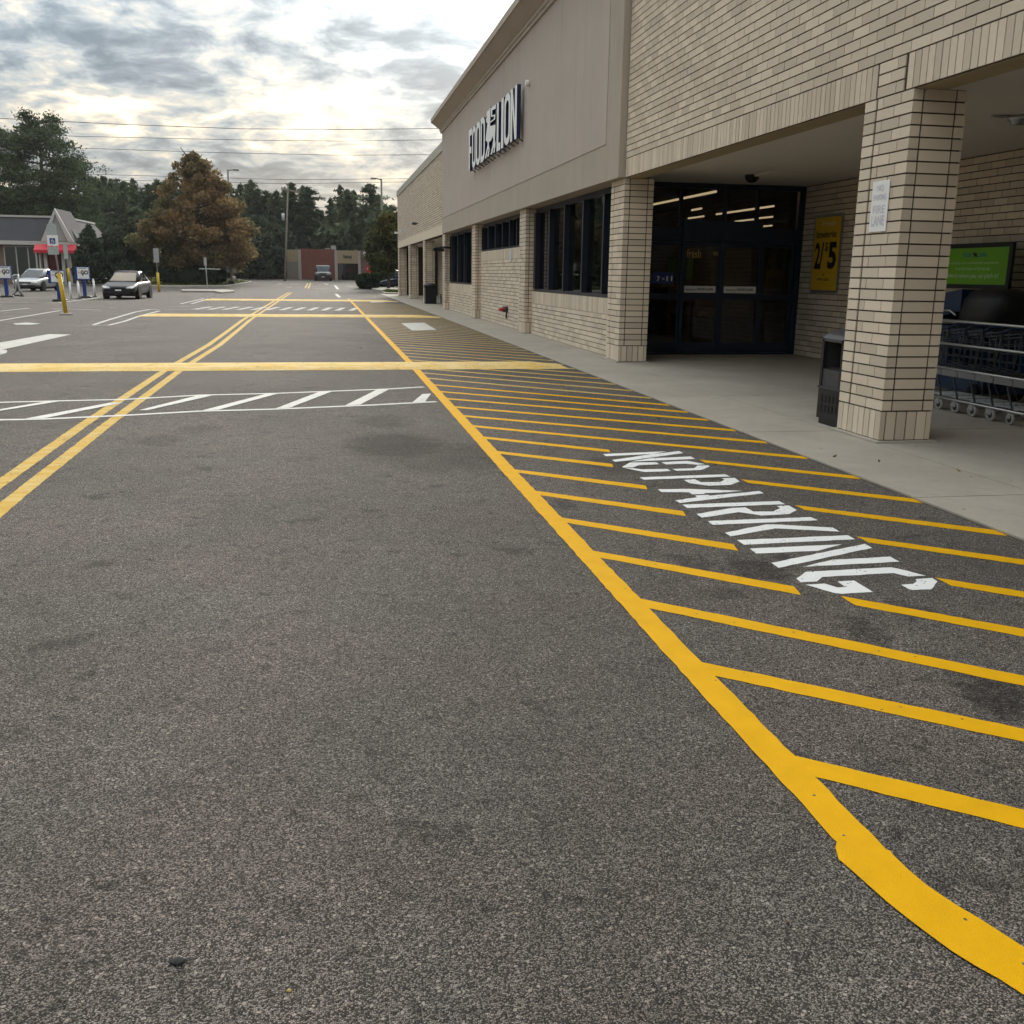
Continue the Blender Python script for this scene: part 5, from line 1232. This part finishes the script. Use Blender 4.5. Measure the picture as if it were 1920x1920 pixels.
c0, c1 = PY(527, 354, Yu), PY(562, 361, Yu); b = MB(); b.tube([c0, c1], .10, 6); obj('crossarm', b, mat('grey_pole_wood'), up1)
for f_ in (.05, .35, .7, .95):
    q = c0.lerp(c1, f_); b = MB(); b.lathe([(.04,0),(.07,.08),(.03,.2)], 8, q+Vector((0,0,.05))); obj('insulator', b, M_DGREY, up1)
c = PY(536, 407, Yu); b = MB(); b.lathe([(.15,-.35),(.17,-.3),(.17,.3),(.1,.36)], 10, (c.x-.3, Yu-.1, c.z)); obj('transformer', b, M_STEEL, up1)
M_WIRE = mat('dark_wire', (.03,.03,.032), .6)
def wire(pxs, Y, rad, label):
    P = [PY(x, y, Y) for x, y in pxs]; d0 = P[1]-P[0]; d1 = P[-1]-P[-2]
    P = [P[0]-d0.normalized()*25]+P+[P[-1]+d1.normalized()*18]
    b = MB(); b.tube(P, rad*.72, 5); return tag(obj('power_line', b, M_WIRE), label, 'power line', 'overhead power lines')
wire([(0,222),(225,233),(450,241.5),(640,243),(815,241)], 78, .028, 'uppermost power line, passing across the big pine top')
wire([(0,249),(140,255.5),(480,263),(640,264.5),(825,262)], 78, .022, 'middle one of the three long power lines')
wire([(0,270),(145,277.5),(400,286),(640,291),(810,290)], 78, .022, 'lowest long power line, crossing the autumn tree top')
wire([(180,327),(435,334),(540,337),(765,335)], 116, .03, 'upper thin power line above the utility pole')
wire([(180,337),(435,342),(540,344.5),(765,341)], 116, .03, 'lower thin power line at the utility pole top')
wire([(300,385),(545,388),(760,391)], 117, .025, 'thin pale power line in front of the dark pines')
Ys_ = 96; A = PY(693, 504, Ys_)
t = thing('stop_sign', (A.x, Ys_, T(Ys_)), 'small red octagonal stop sign above the rounded bush', 'sign')
b = MB(); b.tube([(0,.04,0),(0,.04,A.z-T(Ys_)+.1)], .03, 6); obj('post', b, M_STEEL, t, world=False)
b = MB(); b.prism([(.38*math.cos(RAD(22.5+45*i)), 0, A.z-T(Ys_)+.38*math.sin(RAD(22.5+45*i))) for i in range(8)], (0,-.01,0)); obj('plate', b, M_REDP, t, world=False)
w_ = wloc(t); text('print', 'STOP', w_+Vector((-.26,-.012,A.z-T(Ys_)-.09)), (1,0,0), (0,0,1), .52, .18, M_WHITE, t, .02)

# ================================================================== trees
def tree_obj(name, loc, label, crown_me, trunk_me, group=None, rz=0., sc_=(1,1,1)):
    t = thing(name, loc, label, 'tree', group, rz); t.scale = sc_
    for nm, me in (('crown', crown_me), ('trunk', trunk_me)):
        o = bpy.data.objects.new(nm, me); COL.objects.link(o); o.parent = t
    return t
def trunk_mesh(P, R_, limbs=(), m_=M_BARK):
    b = MB(); b.tube(P, R_, 8)
    for p_, r_ in limbs: b.tube(p_, r_, 5)
    return b.mesh('trunk', m_)
def pine_meshes(seed, H=16., R=3.0, base=.22, nb=70, clump=5, leaf=.25, open_=0., pw=.75):
    R_ = np.random.RandomState(seed); C = []; limbs = []; lean = R_.uniform(-.3,.3,2)
    for i in range(nb):
        u = (i+R_.rand())/nb; z = H*(base+(1-base)*u); a = i*2.4+R_.uniform(-.5,.5)
        prof = ((1-u)**pw*(.5+.5*min(1, u*5))+.06)*R_.choice([.6,1,1,1.15])
        ln = R*prof*R_.uniform(.6,1.15); dr_ = np.array([math.cos(a), math.sin(a), 0]); rise = R_.uniform(-.05,.35)
        o_ = np.array([lean[0]*z/H, lean[1]*z/H, z]); e = o_+dr_*ln+np.array([0,0,ln*rise])
        if i % 3 == 0: limbs.append(([tuple(o_), tuple(e)], [.05,.015]))
        m = max(2, int(clump*(.4+prof)*1.6))
        for k_ in range(m):
            f_ = (k_+.6)/m*R_.uniform(.8,1.1); c = o_+(e-o_)*f_; w_ = .35+.12*ln
            q = R_.normal(size=(13,3))*np.array([w_*.46, w_*.46, w_*.30]); C.append(c+q)
    q = R_.normal(size=(14,3))*np.array([.12,.12,.45]); C.append(q+np.array([lean[0], lean[1], H-.3]))
    C = np.concatenate(C)
    tr = trunk_mesh([(0,0,-.2),(lean[0]*.3,lean[1]*.3,H*.3),(lean[0]*.7,lean[1]*.7,H*.7),(lean[0],lean[1],H*.97)], [.24,.2,.11,.03], limbs)
    return leaf_mesh('crown', C, leaf, seed, M_PINE, .32), tr
PV = [pine_meshes(20+i, 16, R, b_, nb, pw=pw) for i, (R, b_, nb, pw) in enumerate(((3.3,.10,80,.7),(2.8,.15,60,.5),(3.6,.12,85,.85),(2.6,.25,45,.4),(3.0,.08,80,.6),(3.9,.2,70,.5),(3.2,.3,50,.35)))]
prof_px = [(-60,350),(0,345),(60,352),(150,348),(200,336),(240,318),(262,322),(290,338),(350,342),(440,352),(470,332),(500,360),(540,347),(590,360),(655,345),(680,364),(695,350),(715,366),(760,385),(840,390)]
pr = random.Random(9)
def px_top(x): return float(np.interp(x, [q[0] for q in prof_px], [q[1] for q in prof_px]))
def ordinal(n): return '%d%s' % (n, 'th' if 10 <= n % 100 <= 20 else {1: 'st', 2: 'nd', 3: 'rd'}.get(n % 10, 'th'))
for row, (Y0, x0, x1, stp, drop) in enumerate(((150,-40,790,17,0),(140,-50,770,30,48),(166,-60,800,19,6))):
    x = x0; k_ = 0
    while x < x1:
        k_ += 1
        Y = Y0+pr.uniform(-5,5); yt = px_top(x)+drop+(max(-4, pr.gauss(9,13)) if row == 0 else pr.uniform(0,40))
        A = PY(x, yt, Y); H = A.z-T(Y); v = pr.choice(PV); s_ = H/16
        nm = {0: 'dark green skyline pine, %s from the left in the front row' % ordinal(k_), 1: 'short dark pine before the skyline pines, %s from the left' % ordinal(k_), 2: 'pine top at the back of the wood, %s from the left' % ordinal(k_)}[row]
        wf_ = pr.uniform(.75,1.45)
        tree_obj('pine_tree', (A.x, Y, T(Y)), nm, v[0], v[1], 'pines of the wood behind the street', pr.uniform(0,6.28), (s_*wf_, s_*wf_*pr.uniform(.9,1.1), s_))
        x += stp*pr.uniform(.45,1.6)
# understory that closes the wood
R_ = np.random.RandomState(5); n = 26000
ux = R_.uniform(-95, 34, n); uy = R_.uniform(137, 150, n); top = 5.5+2.2*np.sin(ux*.31)+1.6*np.sin(ux*.83+1)+1.2*np.sin(ux*1.9+2); uz = .4+R_.rand(n)**.8*top
me = leaf_mesh('woodland_understory', np.stack([ux, uy, uz], 1), .55, 6, M_WOODS, .6)
o = bpy.data.objects.new('woodland_understory', me); COL.objects.link(o); tag(o, 'dense dark undergrowth closing the wood behind the street', 'undergrowth', kind='stuff')
# big open pines on the left
def big_pine(seed, H, R, nb, base):
    R_ = np.random.RandomState(seed); C = []; limbs = []
    for i in range(nb):
        u = (i+R_.rand()*.8)/nb; z = H*(base+(1-base)*u); a = i*2.399+R_.uniform(-.6,.6); prof = math.sin(math.pi*min(.97,(.30+.70*u)))**.6*.85+.12
        ln = R*prof*R_.uniform(.5,1.2); d_ = np.array([math.cos(a), math.sin(a), 0.]); o_ = np.array([.5*u, .2*u, z]); e = o_+d_*ln+np.array([0,0,ln*R_.uniform(-.18,.22)])
        mid = (o_+e)/2+np.array([0,0,.15*ln*R_.uniform(-.3,1)]); limbs.append(([tuple(o_), tuple(mid), tuple(e)], [.10,.06,.02]))
        for f_ in np.linspace(.5, 1.05, 6):
            for sd_ in (-1, 1):
                c = o_+(e-o_)*f_+np.array([-d_[1], d_[0], 0])*sd_*R_.uniform(.1,.32)*ln*.6+R_.normal(size=3)*np.array([.3,.3,.28])
                s_ = .26+.05*ln; C.append(c+R_.normal(size=(46,3))*np.array([s_*1.1, s_*1.1, s_*.5]))
    tr = trunk_mesh([(0,0,-.2),(.1,0,H*.3),(.35,.15,H*.7),(.5,.2,H*.98)], [.34,.28,.17,.04], limbs)
    return leaf_mesh('crown', np.concatenate(C), .15, seed, M_PINE, .45), tr
A = PY(70, 224, 113); c_, t_ = big_pine(3, A.z-T(113), 5.4, 38, .34); tree_obj('tall_pine', (A.x-.4, 113, T(113)), 'tall open-crowned pine rising behind the slate roofed building', c_, t_)
A = PY(0, 238, 116); c_, t_ = big_pine(8, A.z-T(116), 5.0, 34, .32); tree_obj('tall_pine', (A.x-1.5, 116, T(116)), 'tall open pine cut by the left edge of the photograph', c_, t_)
A = PY(118, 300, 121); c_, t_ = big_pine(12, A.z-T(121), 4.8, 22, .30); tree_obj('tall_pine', (A.x, 121, T(121)), 'lower spreading pine to the right of the tallest pine', c_, t_)
# broadleaf crowns
def crown_cloud(seed, blobs, n, leaf, m_, asp=.6, shell=.55):
    R_ = np.random.RandomState(seed); C = []; tot = sum(b_[3]*b_[4]*b_[5] for b_ in blobs)**1
    wts = np.array([(b_[3]*b_[4]*b_[5])**.7 for b_ in blobs]); wts /= wts.sum()
    for b_, w_ in zip(blobs, wts):
        k_ = max(20, int(n*w_)); q = R_.normal(size=(k_,3)); q /= np.linalg.norm(q, axis=1)[:,None]; rad = (shell+(1-shell)*R_.rand(k_))**.8*(1+R_.normal(size=k_)*.13)
        C.append(q*rad[:,None]*np.array(b_[3:6])+np.array(b_[:3]))
    return leaf_mesh('crown', np.concatenate(C), leaf, seed, m_, asp)
def conical(seed, H, R, z0, nblob, rs, pw=.8):
    R_ = np.random.RandomState(seed); bl = []
    for i in range(nblob):
        u = R_.rand()**1.1; z = z0+(H-z0)*u; rad = R*((1-u)**pw)*min(1, .55+u*2.2); a = R_.uniform(0,6.28); f_ = math.sqrt(R_.uniform(.15,1)); r_ = rs*R_.uniform(.6,1.25)*(.55+.6*(1-u))
        bl.append((rad*f_*math.cos(a)*.92, rad*f_*math.sin(a)*.92, z, r_, r_, r_*.75))
    return bl
YA = 99; A = PY(362, 277, YA); HA = A.z-T(YA)-.1
bl = conical(21, HA-.7, 7.2, 1.9, 210, 1.0, .68)
cr = crown_cloud(22, bl, 42000, .15, M_AUT, .65, .35)
R_ = np.random.RandomState(2); limbs = []
for i in range(26):
    z = 2.2+HA*.75*i/26; a = i*2.4; l_ = 4.6*(1-z/HA)**.6; limbs.append(([(0,0,z),(l_*math.cos(a)*.6,l_*math.sin(a)*.6,z+.5),(l_*math.cos(a),l_*math.sin(a),z+1.1)], [.10,.06,.02]))
tree_obj('autumn_tree', (A.x, YA, T(YA)+.13), 'broad conical tree with rusty brown autumn leaves on the island', cr, trunk_mesh([(0,0,-.2),(.05,0,3),(0,.1,8),(0,0,HA-.6)], [.3,.26,.14,.03], limbs))
# street tree by the end of the store
YS = 92; A = PY(722, 392, YS); HS = A.z-T(YS)
R_ = np.random.RandomState(8); bl = [(R_.uniform(-1.5,1.5), R_.uniform(-1.6,1.6), R_.uniform(1.9, HS-.7), .75, .75, .6) for i in range(46)]
bl = [b_ for b_ in bl if (b_[0]**2+b_[1]**2)**.5 < 1.9*math.sin(math.pi*min(.92, max(.12, (b_[2]-.8)/(HS-.6))))+.25]
cr = crown_cloud(9, bl, 9000, .15, M_STREETT, .65, .4)
tree_obj('street_tree', (A.x+.2, YS, T(YS)), 'small tree turning yellow beside the end of the store', cr, trunk_mesh([(0,0,-.2),(.05,0,1.6),(0,.1,HS*.6),(0,0,HS-.4)], [.14,.11,.07,.02], [([(0,0,1.7),(1.0,.2,3.2)],[.06,.02]),([(0,0,1.9),(-1.1,.1,3.4)],[.06,.02]),([(0,0,2.4),(.2,-1,4)],[.06,.02])]))
# dark cedars beside the slate roof
for k_, (x, yt, Y, rr_, lb_) in enumerate(((165,418,93.2,1.9,'dark cedar closest to the red awning'),(200,428,96,2.6,'wide dark cedar beside the slate roofed building'),(232,440,101,2.4,'dark evergreen between the cedars and the autumn tree'))):
    A = PY(x, yt, Y); h_ = A.z-T(Y); bl = conical(40+k_, h_-.3, rr_, .6, 60, .55, .7)
    tree_obj('cedar_tree', (A.x, Y, T(Y)), lb_, crown_cloud(50+k_, bl, 6500, .16, M_EVER, .5, .4), trunk_mesh([(0,0,-.1),(0,0,h_*.5),(0,0,h_-.3)], [.16,.1,.02]))
# deciduous filler trees in front of the wood on the left and centre
fill = [(-20,372,128,4.2),(40,388,126,3.6),(105,384,128,3.8),(250,385,131,4),(300,392,128,3.6),(470,405,134,4),(505,415,132,3.4),(480,440,127,3)]
for k_, (x, yt, Y, rr_) in enumerate(fill):
    A = PY(x, yt, Y); h_ = A.z-T(Y); R_ = np.random.RandomState(70+k_)
    bl = [(R_.normal()*rr_*.42, R_.normal()*rr_*.42, h_*R_.uniform(.22,.88), 1.2, 1.2, .95) for i in range(34)]+[(0,0,h_-1.0,1.1,1.1,.95)]
    tree_obj('shade_tree', (A.x, Y, T(Y)), ['leafy dark tree at the left edge behind the slate roof', 'leafy dark tree above the slate roof, left of the gable', 'leafy dark tree just behind the white gable', 'dark tree filling the gap left of the autumn tree', 'dark tree hidden behind the left side of the autumn tree', 'leafy dark tree right of the autumn tree', 'dark tree left of the utility pole', 'low dark tree beside the shop row'][k_],
             crown_cloud(80+k_, bl, 7000, .27, M_WOODS, .65, .4), trunk_mesh([(0,0,-.2),(0,.1,h_*.5),(0,0,h_*.9)], [.25,.16,.04]), 'leafy trees in front of the wood')
# ================================================================== litter on the asphalt and walk
def debris(nm, x, y, s_, m_, label, cat, seed, hgt=.35):
    g_ = G(x, y); R_ = random.Random(seed); rings = []
    for i in range(4):
        f_ = (1, 1.08, .8, .25)[i]; rings.append([(g_.x+s_*f_*math.cos(a)*R_.uniform(.7,1.2), g_.y+s_*.75*f_*math.sin(a)*R_.uniform(.7,1.2), .003+s_*hgt*i/3) for a in [2*math.pi*j/9 for j in range(9)]])
    b = MB(); b.loft(rings, sm=False); return tag(obj(nm, b, m_), label, cat)
M_ROCK = mat('dark_asphalt_crumb', (.03,.031,.033), .9, var=.4, vscale=60); M_LEAFY = mat('dry_yellow_leaf', (.34,.25,.07), .7, var=.25, vscale=50); M_LEAFB = mat('dry_brown_leaf', (.13,.075,.04), .8, var=.25, vscale=50)
debris('asphalt_crumb', 333, 1806, .018, M_ROCK, 'black crumb of tar lying on the asphalt near the bottom left', 'debris', 1, .5)
debris('pebble', 542, 1860, .006, M_LEAFY, 'small yellowish pebble near the bottom edge', 'pebble', 2, .6)
debris('pebble', 1476, 1730, .005, M_LEAFB, 'tiny brown pebble left of the curved yellow line', 'pebble', 3, .6)
for k_, (x, y, m_, lb_) in enumerate(((1565,857,M_LEAFB,'small brown leaf on the walk left of the nearest pillar base'),(1648,866,M_LEAFB,'brown leaf on the walk in front of the nearest pillar'),(1797,884,M_LEAFY,'curled pale leaf on the walk right of the nearest pillar'),(677,653,M_LEAFB,'dark twig of leaves on the drive'),(150,650,M_LEAFB,'dark leaf on the drive far left'))):
    q = G(x, y, .02 if q else .0) if False else G(x, y, .019 if x > 1200 else .001); a = k_*1.3; s_ = .020
    b = MB(); P = [(-1,0,.0),(-.4,.42,.012),(.3,.35,.006),(1,0,.022),(.3,-.35,.004),(-.4,-.42,.010)]
    P = [(q.x+s_*(x_*math.cos(a)-y_*math.sin(a)), q.y+s_*(x_*math.sin(a)+y_*math.cos(a)), q.z+z_) for x_, y_, z_ in P]
    b.prism(P, (0,0,.0015)); tag(obj('fallen_leaf', b, m_), lb_, 'leaf', 'fallen leaves')

# ================================================================== morning haze
b = MB(); b.box((-140, -30, -1.2), (60, 185, 21.5))
m_ = bpy.data.materials.new('thin_morning_haze'); m_.use_nodes = True; t = NT(m_.node_tree)
vv = t.n('VolumePrincipled', i_Color=(.88,.90,.90), i_Density=.00017, i_Anisotropy=.2)
o_ = t.t.nodes.new('ShaderNodeOutputMaterial'); t.put(o_.inputs['Volume'], vv)
tag(obj('haze', b, m_), 'thin pale morning haze over the lot', 'haze', kind='stuff')
